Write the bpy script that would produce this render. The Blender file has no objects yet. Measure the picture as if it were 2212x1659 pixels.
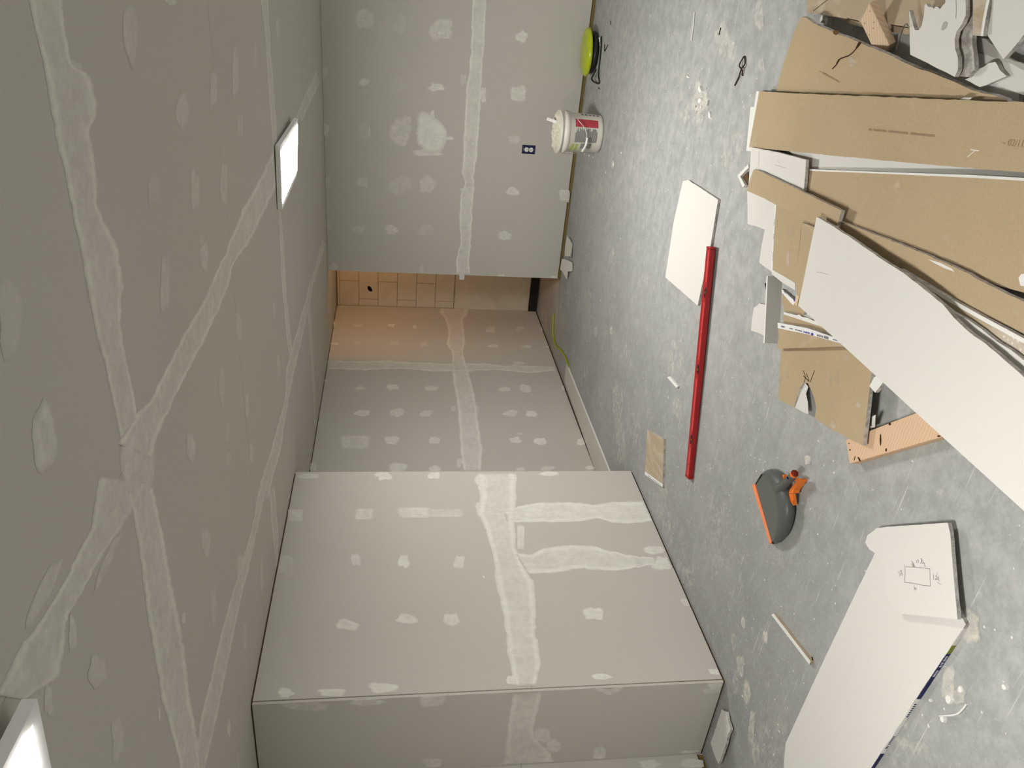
import bpy, math, random
from mathutils import Vector, Matrix, noise as mnoise

# ------------------------------------------------------------------ camera, world, exposure
scn = bpy.context.scene
col = scn.collection
W, H = 2212.0, 1659.0
FPX, YAW, PITCH, ROLL = 1675.0, 0.5133, 0.15595, 0.01454
CAM = Vector((0.0, 0.0, 1.575))          # phone held at chest height, turned on its side
_fw = Vector((-math.sin(YAW) * math.cos(PITCH), math.cos(YAW) * math.cos(PITCH), -math.sin(PITCH)))
_r0 = Vector((math.cos(YAW), math.sin(YAW), 0.0))
_u0 = _r0.cross(_fw)
_rt = math.cos(ROLL) * _r0 + math.sin(ROLL) * _u0
_up = -math.sin(ROLL) * _r0 + math.cos(ROLL) * _u0
cam_data = bpy.data.cameras.new('camera')
cam_data.sensor_width = 36.0
cam_data.lens = FPX / W * 36.0
cam_data.clip_start = 0.05
cam = bpy.data.objects.new('camera', cam_data)
col.objects.link(cam)
cx, cy, cz = -_up, _rt, -_fw
cam.matrix_world = Matrix(((cx.x, cy.x, cz.x, CAM.x), (cx.y, cy.y, cz.y, CAM.y), (cx.z, cy.z, cz.z, CAM.z), (0, 0, 0, 1)))
scn.camera = cam
world = bpy.data.worlds.new('world')
scn.world = world
world.use_nodes = True
world.node_tree.nodes['Background'].inputs[0].default_value = (1.0, 0.985, 0.955, 1)   # added ambient fill through the open right side, standing in for the unseen basement
world.node_tree.nodes['Background'].inputs[1].default_value = 1.2
scn.view_settings.view_transform = 'Standard'
scn.view_settings.look = 'None'
scn.view_settings.exposure = 0.0
scn.view_settings.gamma = 1.0
scn.view_settings.use_curve_mapping = False
scn.cycles.max_bounces = 12
scn.cycles.diffuse_bounces = 10
scn.cycles.use_denoising = True
LAMP_STRENGTH = 110.0
PASSAGE_WATTS = 13.0

# room planes (metres)
HC = 2.143            # ceiling
XA = -2.885           # face of the boxed-out left wall
XF = -3.400           # face of the left wall beyond and before the box
YC = 2.308            # near side of the box
YA = 3.985            # far end of the box
YB = 6.718            # face of the back wall
XB = -2.640           # left end of the back wall
YE = 7.670            # painted block wall at the end of the passage
XR, YN = 3.6, -2.6    # where the built part of the basement stops, out of view

rnd = random.Random(7)

# warm bulb burning in the passage behind the back wall (out of view)
pl = bpy.data.lights.new('passage_bulb', 'POINT')
pl.energy = PASSAGE_WATTS
pl.color = (1.0, 0.50, 0.17)
pl.shadow_soft_size = 0.05
plo = bpy.data.objects.new('passage_bulb', pl)
plo.location = (-2.10, 7.08, 1.98)
col.objects.link(plo)


# ------------------------------------------------------------------ geometry helpers
def ray(x, y):
    return (H / 2 - y) * _rt - (x - W / 2) * _up + FPX * _fw


def on(axis, val, x, y):
    """point of the plane {axis = val} that the photograph shows at pixel x, y"""
    d = ray(x, y)
    return CAM + d * ((val - CAM[axis]) / d[axis])


def fl(x, y, z=0.0):
    return on(2, z, x, y)


def onplane(p0, n, x, y):
    d = ray(x, y)
    return CAM + d * ((p0 - CAM).dot(n) / d.dot(n))


ORG = {}


def tag(o, label=None, cat=None, group=None, kind=None):
    if label: o['label'] = label
    if cat: o['category'] = cat
    if group: o['group'] = group
    if kind: o['kind'] = kind
    return o


def thing(name, label, cat, loc, group=None):
    o = bpy.data.objects.new(name, None)
    o.empty_display_size = 0.05
    o.location = loc
    col.objects.link(o)
    ORG[o.name] = Vector(loc)
    return tag(o, label, cat, group)


def mk(name, verts, faces, mats, parent=None, smooth=False, fm=None, attr=None, loc=None):
    verts = [Vector(v) for v in verts]
    if parent is not None:
        org = ORG[parent.name]
    elif loc is not None:
        org = Vector(loc)
    else:
        lo = Vector((min(v.x for v in verts), min(v.y for v in verts), min(v.z for v in verts)))
        hi = Vector((max(v.x for v in verts), max(v.y for v in verts), max(v.z for v in verts)))
        org = Vector(((lo.x + hi.x) / 2, (lo.y + hi.y) / 2, lo.z))
    me = bpy.data.meshes.new(name)
    me.from_pydata([v - org for v in verts], [], faces)
    for m in (mats if isinstance(mats, (list, tuple)) else [mats]):
        me.materials.append(m)
    if fm:
        me.polygons.foreach_set('material_index', fm)
    if smooth:
        me.polygons.foreach_set('use_smooth', [True] * len(me.polygons))
    if attr:
        for k, vals in attr.items():
            a = me.attributes.new(k, 'FLOAT', 'POINT')
            a.data.foreach_set('value', vals)
    me.update()
    o = bpy.data.objects.new(name, me)
    if parent is not None:
        o.parent = parent
    else:
        o.location = org
    col.objects.link(o)
    ORG[o.name] = org
    return o


class MB:
    """collects shapes for one mesh"""
    def __init__(s): s.v, s.f, s.m = [], [], []

    def add(s, v, f, mi=0):
        n = len(s.v)
        s.v += [Vector(p) for p in v]
        s.f += [tuple(i + n for i in q) for q in f]
        s.m += [mi] * len(f)
        return s

    def box(s, x0, x1, y0, y1, z0, z1, mi=0):
        return s.add([(x0, y0, z0), (x1, y0, z0), (x1, y1, z0), (x0, y1, z0), (x0, y0, z1), (x1, y0, z1), (x1, y1, z1), (x0, y1, z1)],
                     [(3, 2, 1, 0), (4, 5, 6, 7), (0, 1, 5, 4), (1, 2, 6, 5), (2, 3, 7, 6), (3, 0, 4, 7)], mi)

    def obox(s, o, ax, ay, az, mi=0):
        """box spanned from corner o by three vectors"""
        o, ax, ay, az = Vector(o), Vector(ax), Vector(ay), Vector(az)
        v = [o, o + ax, o + ax + ay, o + ay]
        v += [p + az for p in v]
        return s.add(v, [(3, 2, 1, 0), (4, 5, 6, 7), (0, 1, 5, 4), (1, 2, 6, 5), (2, 3, 7, 6), (3, 0, 4, 7)], mi)

    def prism(s, pts, d, mi=0):
        """pts: outline, d: extrusion vector"""
        n = len(pts); d = Vector(d)
        v = [Vector(p) for p in pts] + [Vector(p) + d for p in pts]
        f = [tuple(range(n)), tuple(reversed(range(n, 2 * n)))]
        f += [(i, n + i, n + (i + 1) % n, (i + 1) % n) for i in range(n)]
        return s.add(v, f, mi)

    def tube(s, pts, r, k=8, mi=0, cap=True):
        pts = [Vector(p) for p in pts]
        rs = r if isinstance(r, (list, tuple)) else [r] * len(pts)
        base = len(s.v); ref = None
        for i, p in enumerate(pts):
            t = (pts[min(i + 1, len(pts) - 1)] - pts[max(i - 1, 0)]).normalized()
            if ref is None:
                ref = t.orthogonal().normalized()
            ref = (ref - t * ref.dot(t)).normalized()
            b = t.cross(ref)
            for j in range(k):
                a = 2 * math.pi * j / k
                s.v.append(p + (ref * math.cos(a) + b * math.sin(a)) * rs[i])
        for i in range(len(pts) - 1):
            for j in range(k):
                a, b2 = base + i * k + j, base + i * k + (j + 1) % k
                s.f.append((a, b2, b2 + k, a + k)); s.m.append(mi)
        if cap:
            s.f.append(tuple(base + j for j in reversed(range(k)))); s.m.append(mi)
            e = base + (len(pts) - 1) * k
            s.f.append(tuple(e + j for j in range(k))); s.m.append(mi)
        return s

    def lathe(s, prof, c, k=48, mi=0, cap0=True, cap1=True):
        """prof: (radius, z) from bottom to top"""
        base = len(s.v); c = Vector(c)
        for r, z in prof:
            for j in range(k):
                a = 2 * math.pi * j / k
                s.v.append(c + Vector((r * math.cos(a), r * math.sin(a), z)))
        for i in range(len(prof) - 1):
            for j in range(k):
                a, b = base + i * k + j, base + i * k + (j + 1) % k
                s.f.append((a, b, b + k, a + k)); s.m.append(mi)
        if cap0: s.f.append(tuple(base + j for j in reversed(range(k)))); s.m.append(mi)
        if cap1:
            e = base + (len(prof) - 1) * k
            s.f.append(tuple(e + j for j in range(k))); s.m.append(mi)
        return s

    def build(s, name, mats, parent=None, smooth=False, loc=None):
        return mk(name, s.v, s.f, mats, parent, smooth, s.m, None, loc)


def bevel(o, w, seg=2):
    m = o.modifiers.new('bevel', 'BEVEL'); m.width = w; m.segments = seg; m.limit_method = 'ANGLE'; m.angle_limit = math.radians(40)
    return o


def rs(pts, n):
    """resample a polyline to n points by length"""
    L = [0.0]
    for a, b in zip(pts, pts[1:]): L.append(L[-1] + math.dist(a, b))
    out = []
    for i in range(n):
        t = L[-1] * i / (n - 1); k = 0
        while k < len(L) - 2 and L[k + 1] < t: k += 1
        u = (t - L[k]) / max(1e-9, L[k + 1] - L[k])
        out.append(tuple(pts[k][c] + (pts[k + 1][c] - pts[k][c]) * u for c in range(len(pts[k]))))
    return out


def smooth_curve(pts, n):
    """Catmull-Rom through 3D points"""
    P = [Vector(p) for p in pts]; P = [P[0] * 2 - P[1]] + P + [P[-1] * 2 - P[-2]]
    out = []
    for i in range(1, len(P) - 2):
        for k in range(n):
            t = k / n
            a, b, c, d = P[i - 1], P[i], P[i + 1], P[i + 2]
            out.append(0.5 * ((2 * b) + (c - a) * t + (2 * a - 5 * b + 4 * c - d) * t * t + (3 * b - a - 3 * c + d) * t ** 3))
    out.append(P[-2].copy())
    return out


# ------------------------------------------------------------------ materials
def lin(r, g, b):
    f = lambda c: (c / 255) / 12.92 if c / 255 <= 0.04045 else ((c / 255 + 0.055) / 1.055) ** 2.4
    return (f(r), f(g), f(b), 1.0)


class NT:
    def __init__(s, name):
        s.m = bpy.data.materials.new(name); s.m.use_nodes = True
        s.t = s.m.node_tree; s.b = s.t.nodes['Principled BSDF']
        s.b.inputs['Roughness'].default_value = 0.85
        s.b.inputs['Specular IOR Level'].default_value = 0.25
        s.pos = s.n('ShaderNodeNewGeometry').outputs['Position']

    def n(s, typ, **kw):
        o = s.t.nodes.new(typ)
        for k, v in kw.items(): setattr(o, k, v)
        return o

    def link(s, a, b): s.t.links.new(a, b)

    def noise(s, scale, detail=4, rough=0.55, vec=None, dist=0.0):
        o = s.n('ShaderNodeTexNoise')
        o.inputs['Scale'].default_value = scale; o.inputs['Detail'].default_value = detail
        o.inputs['Roughness'].default_value = rough; o.inputs['Distortion'].default_value = dist
        s.link(vec or s.pos, o.inputs['Vector'])
        return o.outputs['Fac']

    def scaled(s, v):
        o = s.n('ShaderNodeMapping'); o.inputs['Scale'].default_value = v
        s.link(s.pos, o.inputs['Vector']); return o.outputs['Vector']

    def rng(s, val, a, b, c=0.0, d=1.0, typ='SMOOTHSTEP'):
        o = s.n('ShaderNodeMapRange', interpolation_type=typ)
        s.link(val, o.inputs['Value'])
        for k, x in zip(('From Min', 'From Max', 'To Min', 'To Max'), (a, b, c, d)): o.inputs[k].default_value = x
        return o.outputs['Result']

    def math(s, op, a, b=None):
        o = s.n('ShaderNodeMath', operation=op)
        for i, x in enumerate((a, b)):
            if x is None: continue
            if isinstance(x, (int, float)): o.inputs[i].default_value = x
            else: s.link(x, o.inputs[i])
        return o.outputs[0]

    def mix(s, f, a, b, typ='MIX'):
        o = s.n('ShaderNodeMix', data_type='RGBA', blend_type=typ)
        if isinstance(f, (int, float)): o.inputs[0].default_value = f
        else: s.link(f, o.inputs[0])
        for i, x in ((6, a), (7, b)):
            if isinstance(x, tuple): o.inputs[i].default_value = x
            else: s.link(x, o.inputs[i])
        return o.outputs[2]

    def bump(s, h, strength=0.2, dist=0.002):
        o = s.n('ShaderNodeBump'); o.inputs['Strength'].default_value = strength; o.inputs['Distance'].default_value = dist
        s.link(h, o.inputs['Height']); s.link(o.outputs['Normal'], s.b.inputs['Normal'])

    def color(s, c):
        if isinstance(c, tuple): s.b.inputs['Base Color'].default_value = c
        else: s.link(c, s.b.inputs['Base Color'])
        return s

    def attr(s, k):
        return s.n('ShaderNodeAttribute', attribute_name=k).outputs['Fac']


def plain(name, rgb, rough=0.6, spec=0.3, metal=0.0, var=0.08, scale=30.0, bump=0.0):
    t = NT(name)
    c = lin(*rgb)
    d = tuple(x * (1 - var) for x in c[:3]) + (1,)
    e = tuple(min(1, x * (1 + var)) for x in c[:3]) + (1,)
    t.color(t.mix(t.noise(scale), d, e))
    t.b.inputs['Roughness'].default_value = rough
    t.b.inputs['Specular IOR Level'].default_value = spec
    t.b.inputs['Metallic'].default_value = metal
    if bump: t.bump(t.noise(scale * 8), bump, 0.002)
    return t.m


DRY = (0.535, 0.512, 0.458, 1)
CMP = (0.765, 0.750, 0.685, 1)


def drycol(t):
    a = t.mix(t.noise(0.9, 3), tuple(x * .95 for x in DRY[:3]) + (1,), tuple(x * 1.05 for x in DRY[:3]) + (1,))
    return t.mix(t.rng(t.noise(160, 2), .3, .7, 0, .16), a, tuple(x * .8 for x in DRY[:3]) + (1,))


def mat_drywall():
    t = NT('grey_drywall_paper'); t.color(drycol(t))
    t.b.inputs['Roughness'].default_value = 0.9; t.b.inputs['Specular IOR Level'].default_value = 0.15
    t.bump(t.noise(120, 3), 0.12, 0.001); return t.m


def mat_compound():
    t = NT('joint_compound')
    w = t.attr('w')
    nz = t.math('SUBTRACT', t.noise(38, 5, 0.65), 0.5)
    nb = t.math('SUBTRACT', t.noise(9, 3, 0.6), 0.5)
    edge = t.math('ADD', w, t.math('MULTIPLY', t.math('ADD', t.math('MULTIPLY', nz, 0.95), t.math('MULTIPLY', nb, 0.55)), t.rng(w, 0.02, 0.35)))
    st = t.rng(t.noise(1.0, 4, .6, t.scaled((45, 45, 7)), .3), .35, .65, .84, 1.08)      # strokes of the knife
    f = t.math('MINIMUM', t.math('MULTIPLY', t.rng(edge, 0.05, 1.0, 0, 1, 'LINEAR'), st), 1.0)
    cc = t.mix(t.noise(5, 3), tuple(x * .95 for x in CMP[:3]) + (1,), tuple(min(1, x * 1.05) for x in CMP[:3]) + (1,))
    t.color(t.mix(f, drycol(t), cc))
    t.b.inputs['Roughness'].default_value = 0.85
    t.bump(t.noise(70, 4), 0.1, 0.0015); return t.m


def floorcol(t):
    big = t.noise(1.1, 5, 0.6); med = t.noise(7, 6, 0.65); fine = t.noise(55, 5, 0.7)
    c = t.mix(t.rng(big, .3, .7), (.268, .275, .264, 1), (.345, .350, .332, 1))
    c = t.mix(t.rng(med, .40, .70, 0, .40), c, (.232, .238, .238, 1))
    c = t.mix(t.rng(t.noise(16, 8, .75, None, .6), .50, .72, 0, .60), c, (.42, .422, .405, 1))
    c = t.mix(t.rng(fine, .54, .74, 0, .7), c, (.52, .52, .50, 1))
    c = t.mix(t.rng(t.noise(75, 3, .6), .56, .74, 0, .5), c, (.20, .206, .20, 1))
    # floor is paler away from the left wall, with a noise-broken border
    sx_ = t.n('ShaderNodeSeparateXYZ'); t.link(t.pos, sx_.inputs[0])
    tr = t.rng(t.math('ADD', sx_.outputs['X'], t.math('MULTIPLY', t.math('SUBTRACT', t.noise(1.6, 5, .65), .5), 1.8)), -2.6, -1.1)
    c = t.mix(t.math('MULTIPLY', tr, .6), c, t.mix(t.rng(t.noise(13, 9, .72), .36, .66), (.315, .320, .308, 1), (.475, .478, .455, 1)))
    # rubbed-in plaster dust, in drifts
    dust = t.math('MULTIPLY', t.rng(t.noise(2.3, 4, .6, None, .4), .52, .72), t.rng(t.noise(22, 6, .7), .46, .64))
    c = t.mix(t.math('MULTIPLY', dust, .55), c, (.60, .57, .50, 1))
    # scratches: thin lines of a strongly stretched noise, in two directions
    for rot in (0.5, 2.1):
        mp = t.n('ShaderNodeMapping'); mp.inputs['Rotation'].default_value = (0, 0, rot); mp.inputs['Scale'].default_value = (3, 90, 1)
        t.link(t.pos, mp.inputs['Vector'])
        c = t.mix(t.rng(t.noise(1.2, 2, .5, mp.outputs['Vector']), .66, .76, 0, .55), c, (.62, .62, .60, 1))
    v = t.n('ShaderNodeTexVoronoi'); v.inputs['Scale'].default_value = 26; t.link(t.pos, v.inputs['Vector'])
    sp = t.math('LESS_THAN', v.outputs['Distance'], 0.10)
    sel = t.math('GREATER_THAN', v.outputs['Color'], 0.62)
    return t.mix(t.math('MULTIPLY', t.math('MULTIPLY', sp, sel), .7), c, (.76, .75, .70, 1)), fine


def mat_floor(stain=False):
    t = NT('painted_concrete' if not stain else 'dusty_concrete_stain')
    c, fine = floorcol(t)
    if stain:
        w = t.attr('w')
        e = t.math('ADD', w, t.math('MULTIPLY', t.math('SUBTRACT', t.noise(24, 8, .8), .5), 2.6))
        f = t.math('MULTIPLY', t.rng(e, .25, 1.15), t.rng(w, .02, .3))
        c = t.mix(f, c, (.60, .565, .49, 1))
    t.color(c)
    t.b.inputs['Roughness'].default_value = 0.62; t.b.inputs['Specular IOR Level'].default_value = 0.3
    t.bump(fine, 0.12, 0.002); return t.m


def mat_brown():
    t = NT('brown_backing_paper')
    a = t.mix(t.noise(3.2, 4), (.395, .305, .190, 1), (.470, .365, .232, 1))
    a = t.mix(t.rng(t.noise(150, 3), .35, .7, 0, .22), a, (.30, .225, .135, 1))
    a = t.mix(t.rng(t.noise(6, 6, .7, None, .5), .60, .78, 0, .5), a, (.60, .54, .44, 1))
    t.color(a); t.b.inputs['Roughness'].default_value = .9; t.b.inputs['Specular IOR Level'].default_value = .12
    t.bump(t.noise(140, 3), .12, .001); return t.m


def mat_dusty():
    t = NT('dusty_brown_paper')
    a = t.mix(t.noise(4, 4), (.36, .285, .19, 1), (.43, .35, .24, 1))
    a = t.mix(t.rng(t.noise(9, 6, .7, t.scaled((1, .35, 1)), .8), .45, .7, 0, .75), a, (.55, .49, .41, 1))
    t.color(a); t.b.inputs['Roughness'].default_value = .92; t.b.inputs['Specular IOR Level'].default_value = .1; return t.m


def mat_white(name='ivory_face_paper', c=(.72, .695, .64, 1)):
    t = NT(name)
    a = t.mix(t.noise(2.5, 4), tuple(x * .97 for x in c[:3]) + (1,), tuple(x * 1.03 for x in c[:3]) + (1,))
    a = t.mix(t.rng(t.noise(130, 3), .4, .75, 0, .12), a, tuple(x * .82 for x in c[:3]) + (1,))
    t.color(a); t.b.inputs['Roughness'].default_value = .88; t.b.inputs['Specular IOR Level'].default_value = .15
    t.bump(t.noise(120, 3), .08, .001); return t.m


def mat_gypsum():
    t = NT('broken_gypsum')
    a = t.mix(t.rng(t.noise(45, 6, .7), .35, .65), (.30, .28, .255, 1), (.56, .54, .50, 1))
    t.color(a); t.b.inputs['Roughness'].default_value = .95; t.bump(t.noise(90, 5), .6, .004); return t.m


def mat_wood(name, a, b, d, axis, scale=16.0):
    t = NT(name)
    sc = {'x': (1.2, 9, 9), 'y': (9, 1.2, 9), 'z': (9, 9, 1.2)}[axis] if isinstance(axis, str) else axis
    w = t.n('ShaderNodeTexWave', wave_type='RINGS' if name == 'knotty_pine' else 'BANDS')
    w.inputs['Scale'].default_value = scale; w.inputs['Distortion'].default_value = 5 if name == 'knotty_pine' else 2.0
    w.inputs['Detail'].default_value = 3; w.inputs['Detail Scale'].default_value = .8
    mp = t.n('ShaderNodeMapping'); mp.inputs['Rotation'].default_value = (0, 0, sc[3] if len(sc) > 3 else 0); mp.inputs['Scale'].default_value = sc[:3]
    if name == 'knotty_pine': mp.inputs['Location'].default_value = (9.5, -7.0, 0)
    t.link(t.pos, mp.inputs['Vector']); t.link(mp.outputs['Vector'], w.inputs['Vector'])
    c = t.mix(t.rng(w.outputs['Fac'], .2, .9), a, b)
    c = t.mix(t.rng(t.noise(26, 4), .62, .8, 0, .5), c, d)
    t.color(c); t.b.inputs['Roughness'].default_value = .75; return t.m


def emis(name, c, s):
    t = NT(name); t.b.inputs['Base Color'].default_value = (.9, .9, .9, 1)
    t.b.inputs['Emission Color'].default_value = c; t.b.inputs['Emission Strength'].default_value = s; return t.m


M = dict(
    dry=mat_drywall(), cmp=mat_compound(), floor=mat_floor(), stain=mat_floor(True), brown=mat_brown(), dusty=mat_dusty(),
    white=mat_white('ivory_face_paper', (.650, .635, .590, 1)), white2=mat_white('grey_white_face_paper', (.62, .605, .565, 1)), gyp=mat_gypsum(),
    cutwhite=mat_white('clean_white_paper_edge', (.72, .71, .665, 1)),
    greyface=mat_white('dull_shaded_grey_paper', (.40, .385, .35, 1)),
    stud=plain('framing_lumber', (96, 74, 48), .85, .1, 0, .2, 14),
    sole=plain('green_treated_lumber', (122, 106, 66), .85, .1, 0, .22, 12),
    block=plain('painted_block', (212, 204, 186), .7, .25, 0, .10, 9, .3),
    mortar=plain('painted_mortar', (168, 156, 138), .85, .2, 0, .18, 20),
    black=plain('black_rubber', (22, 21, 20), .55, .4, 0, .3, 60),
    dark=plain('dark_cavity', (20, 17, 15), .95, .05, 0, .3, 30),
    lampframe=plain('white_lamp_frame', (222, 222, 220), .45, .4, 0, .02),
    diffuser=emis('lit_diffuser', (1.0, .985, .95, 1), LAMP_STRENGTH),
    pail=plain('white_pail_plastic', (218, 214, 203), .4, .45, 0, .05, 14),
    mud=plain('wet_joint_compound', (214, 207, 190), .7, .35, 0, .08, 40, .4),
    red_label=plain('faded_red_print', (172, 62, 72), .6, .3, 0, .25, 90),
    grey_label=plain('faded_grey_print', (112, 112, 114), .6, .3, 0, .22, 160),
    green_label=plain('faded_green_print', (165, 174, 92), .6, .3, 0, .15, 60),
    wire=plain('galvanised_wire', (190, 188, 184), .35, .5, .8, .1),
    grip=plain('white_grip_plastic', (238, 238, 234), .4, .4, 0, .02),
    lime=plain('lime_plastic', (176, 190, 22), .25, .55, 0, .10, 25),
    limed=plain('lime_cord', (150, 160, 22), .4, .4, 0, .12, 25),
    red=plain('red_painted_aluminium', (158, 16, 24), .36, .5, .0, .10, 50),
    red_highlight=plain('rib_highlight_red', (228, 92, 88), .3, .5, .0, .05, 50),
    vial=plain('vial_yellow', (190, 170, 60), .2, .6, 0, .05),
    shell=plain('dark_grey_plastic', (84, 86, 83), .42, .4, 0, .05, 25),
    orange=plain('orange_plastic', (226, 118, 42), .5, .35, 0, .08, 40),
    bristle=plain('orange_foam', (238, 138, 92), .85, .15, 0, .12, 80),
    deepred=plain('dark_red_socket', (120, 34, 14), .5, .3, 0, .1),
    tape=mat_white('white_printed_tape', (.74, .74, .73, 1)),
    ink=plain('grey_ink', (120, 120, 128), .7, .2, 0, .1),
    faint=plain('faint_print_ink', (150, 132, 106), .8, .1, 0, .1),
    blue=plain('blue_ink', (62, 60, 150), .7, .2, 0, .1),
    navy=plain('navy_edge_tape', (34, 40, 84), .6, .25, 0, .12, 60),
    olive=plain('olive_edge_tape', (122, 128, 52), .7, .2, 0, .15, 60),
    pencil=plain('pencil_line', (150, 145, 138), .8, .1, 0, .1),
    bluebox=plain('blue_electrical_box', (24, 26, 74), .45, .4, 0, .2, 60),
    outlet=plain('white_receptacle', (240, 240, 232), .35, .45, 0, .02),
    steel=plain('dull_steel', (120, 116, 108), .45, .5, .7, .15),
    crack=plain('crack_shadow', (60, 46, 32), .9, .05, 0, .2),
    pine=mat_wood('pale_pine', (.66, .50, .35, 1), (.60, .43, .28, 1), (.54, .37, .23, 1), (1.5, 26, 26, 1.12), 1.6),
    knot=mat_wood('knotty_pine', (.66, .46, .31, 1), (.61, .405, .255, 1), (.52, .33, .19, 1), (7, 7, 7, 0), 4.0),
)

# ------------------------------------------------------------------ room shell
def struct(name, mb, mat):
    o = mb.build(name, mat); o['kind'] = 'structure'; return o


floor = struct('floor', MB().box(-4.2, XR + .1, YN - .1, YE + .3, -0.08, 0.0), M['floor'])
ceiling = struct('ceiling', MB().box(-3.6, XR + .1, YN - .1, YE + .3, HC + .014, HC + .06), M['stud'])
G = 0.013   # gap left under the sheets

# ceiling sheets, laid along x, with butt joints staggered row by row
yrows = [YN, -0.90, 0.315, 1.53, 2.735, 3.93, 5.14, YB]
xj = {0: [-1.05, 1.4], 1: [-2.2, .2], 2: [-1.05, 1.4], 3: [-2.2, -1.05, 1.4], 4: [-2.2, -1.05, 1.4], 5: [-1.05, 1.4], 6: [-2.2, .2]}
for k in range(len(yrows) - 1):
    xs = [-3.42] + xj[k] + [XR]
    for a, b in zip(xs, xs[1:]):
        MB().box(a, b - .0015, yrows[k], yrows[k + 1] - .0015, HC, HC + .0127).build('drywall_sheet', M['dry'], ceiling)
MB().box(-3.42, XR, YB, YE + .05, HC, HC + .0127).build('drywall_sheet', M['dry'], ceiling)


def wallx(name, x, sgn, y0, y1, seams, zj, zt=HC, g=G, plate='stud', top=0.0):
    """wall in the plane x, face towards sgn; sheets split at the heights zj"""
    b = x - sgn * .0127
    w = struct(name, MB().box(min(b, b - sgn * .08), max(b, b - sgn * .08), y0, y1, 0, zt), M[plate])
    zs = [g] + zj + [zt - top]
    ys = [y0] + seams + [y1]
    for i in range(len(zs) - 1):
        for p, q in zip(ys, ys[1:]):
            MB().box(min(x, b), max(x, b), p, q - .001, zs[i], zs[i + 1] - .0015).build('drywall_sheet', M['dry'], w)
    return w


def wally(name, y, sgn, x0, x1, seams, zj, zt=HC, g=G, plate='stud', cut=0.0, top=0.0):
    b = y - sgn * .0127
    w = struct(name, MB().box(x0, x1 - cut, min(b, b - sgn * .08), max(b, b - sgn * .08), 0, zt), M[plate])
    zs = [g] + zj + [zt - top]
    xs = [x0] + seams + [x1]
    for i in range(len(zs) - 1):
        for p, q in zip(xs, xs[1:]):
            MB().box(p, q - .001, min(y, b), max(y, b), zs[i], zs[i + 1] - .0015).build('drywall_sheet', M['dry'], w)
    return w


wall_left = wallx('wall_left', XA, 1, YC + .0180, YA, [], [.925], HC, G, 'stud', .006)
wall_front = wally('wall_front', YC, -1, XF - .03, XA, [], [.925], HC, G, 'stud', .02, .006)
wall_passage = wallx('wall_passage', XF, 1, YA - .2, YE, [5.72], [.93], HC, .016, 'stud', .005)
wall_near = wallx('wall_near', XF - .008, 1, YN, YC, [], [.925], HC, .035, 'sole')
wall_back = wally('wall_back', YB, -1, XB, XR, [.55], [.93], HC, .032, 'stud')
MB().box(XB + .003, XR, YB + .012, YB + .10, .001, .030).build('sole_plate', M['sole'], wall_back)
wall_behind = wally('wall_behind', YN, 1, -3.42, XR, [], [.93])
# far end of the box, turned away from the camera
MB().box(XF, XA - .001, YA - .0127, YA, G, HC).build('box_return', M['dry'], wall_left)
# bare edge strip in the open corner of the box
MB().box(XA - .022, XA - .004, YC + .0130, YC + .0178, .002, .30).build('corner_stud', M['sole'], wall_left)

# painted block wall closing the passage
wall_end = struct('wall_end', MB().box(-3.45, 1.2, YE + .004, YE + .15, 0, HC + .02), M['mortar'])
cz_ = [on(1, YE, px, 640).z for px in (733, 770, 813, 855, 897, 940, 981)]
cz_ = sorted(cz_)
step = (cz_[-1] - cz_[0]) / 6
rows = [cz_[0] + step * i for i in range(7)]
xa_, xb_ = on(1, YE, 850, 610).x, on(1, YE, 850, 648).x
for r_ in range(6):
    z0, z1 = rows[r_] + .0022, rows[r_ + 1] - .0022
    j0 = xa_ if r_ % 2 == 1 else xb_
    xs = [j0 + .4 * k for k in range(-3, 4)]
    xs = [-3.40] + [x for x in xs if x > -3.33 and x < -2.0] + [-1.6]
    for a, b in zip(xs, xs[1:]):
        o = MB().box(a + .0022, b - .0022, YE - .002 - rnd.random() * .002, YE + .02, z0, z1).build('block', M['block'], wall_end)
        bevel(o, .004, 2)
# the lower courses are parged over
n = 40
v, f = [], []
for i in range(n + 1):
    for j in range(n + 1):
        X = -3.40 + 2.2 * i / n; Z = .03 + (rows[0] - .005 - .03) * j / n
        v.append((X, YE - .003 - .006 * mnoise.noise((X * 7, Z * 7, 1.3)) - .003 * mnoise.noise((X * 22, Z * 22, 4)), Z))
for i in range(n):
    for j in range(n):
        a = i * (n + 1) + j
        f.append((a, a + n + 1, a + n + 2, a + 1))
mk('parging', v, f, M['block'], wall_end, True)
p = on(1, YE - .004, 799, 625)
mk('chipped_hole', [(p.x + .03 * math.cos(a) * (1.3 if math.cos(a) > 0 else .8), YE - .0045, p.z + .022 * math.sin(a) + .012 * math.cos(a)) for a in [i * .63 for i in range(10)]],
   [tuple(range(10))], M['dark'], wall_end)
zt_ = on(1, YE - .02, 1143, 650).z
b_ = MB().box(XF + .004, -1.4, YE - .022, YE - .002, .012, zt_).build('baseboard_end', M['black'])
b_['kind'] = 'structure'
for k in range(44):
    X = XF + .012 + (k % 15) * .0135; Z = .025 + (k // 15) * (zt_ - .035) / 2.6
    if rnd.random() < .8:
        MB().box(X, X + .004, YE - .0235, YE - .022, Z, Z + .006).build('rib', M['steel'], b_)
# header along the ceiling of the passage
z0, z1 = on(1, YE - .03, 733, 640).z, HC
h_ = MB().box(XF + .006, -1.4, YE - .03, YE - .004, z0, z1 - .012).build('trim_1', M['block']); h_['kind'] = 'structure'
bevel(h_, .008, 3)

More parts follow.
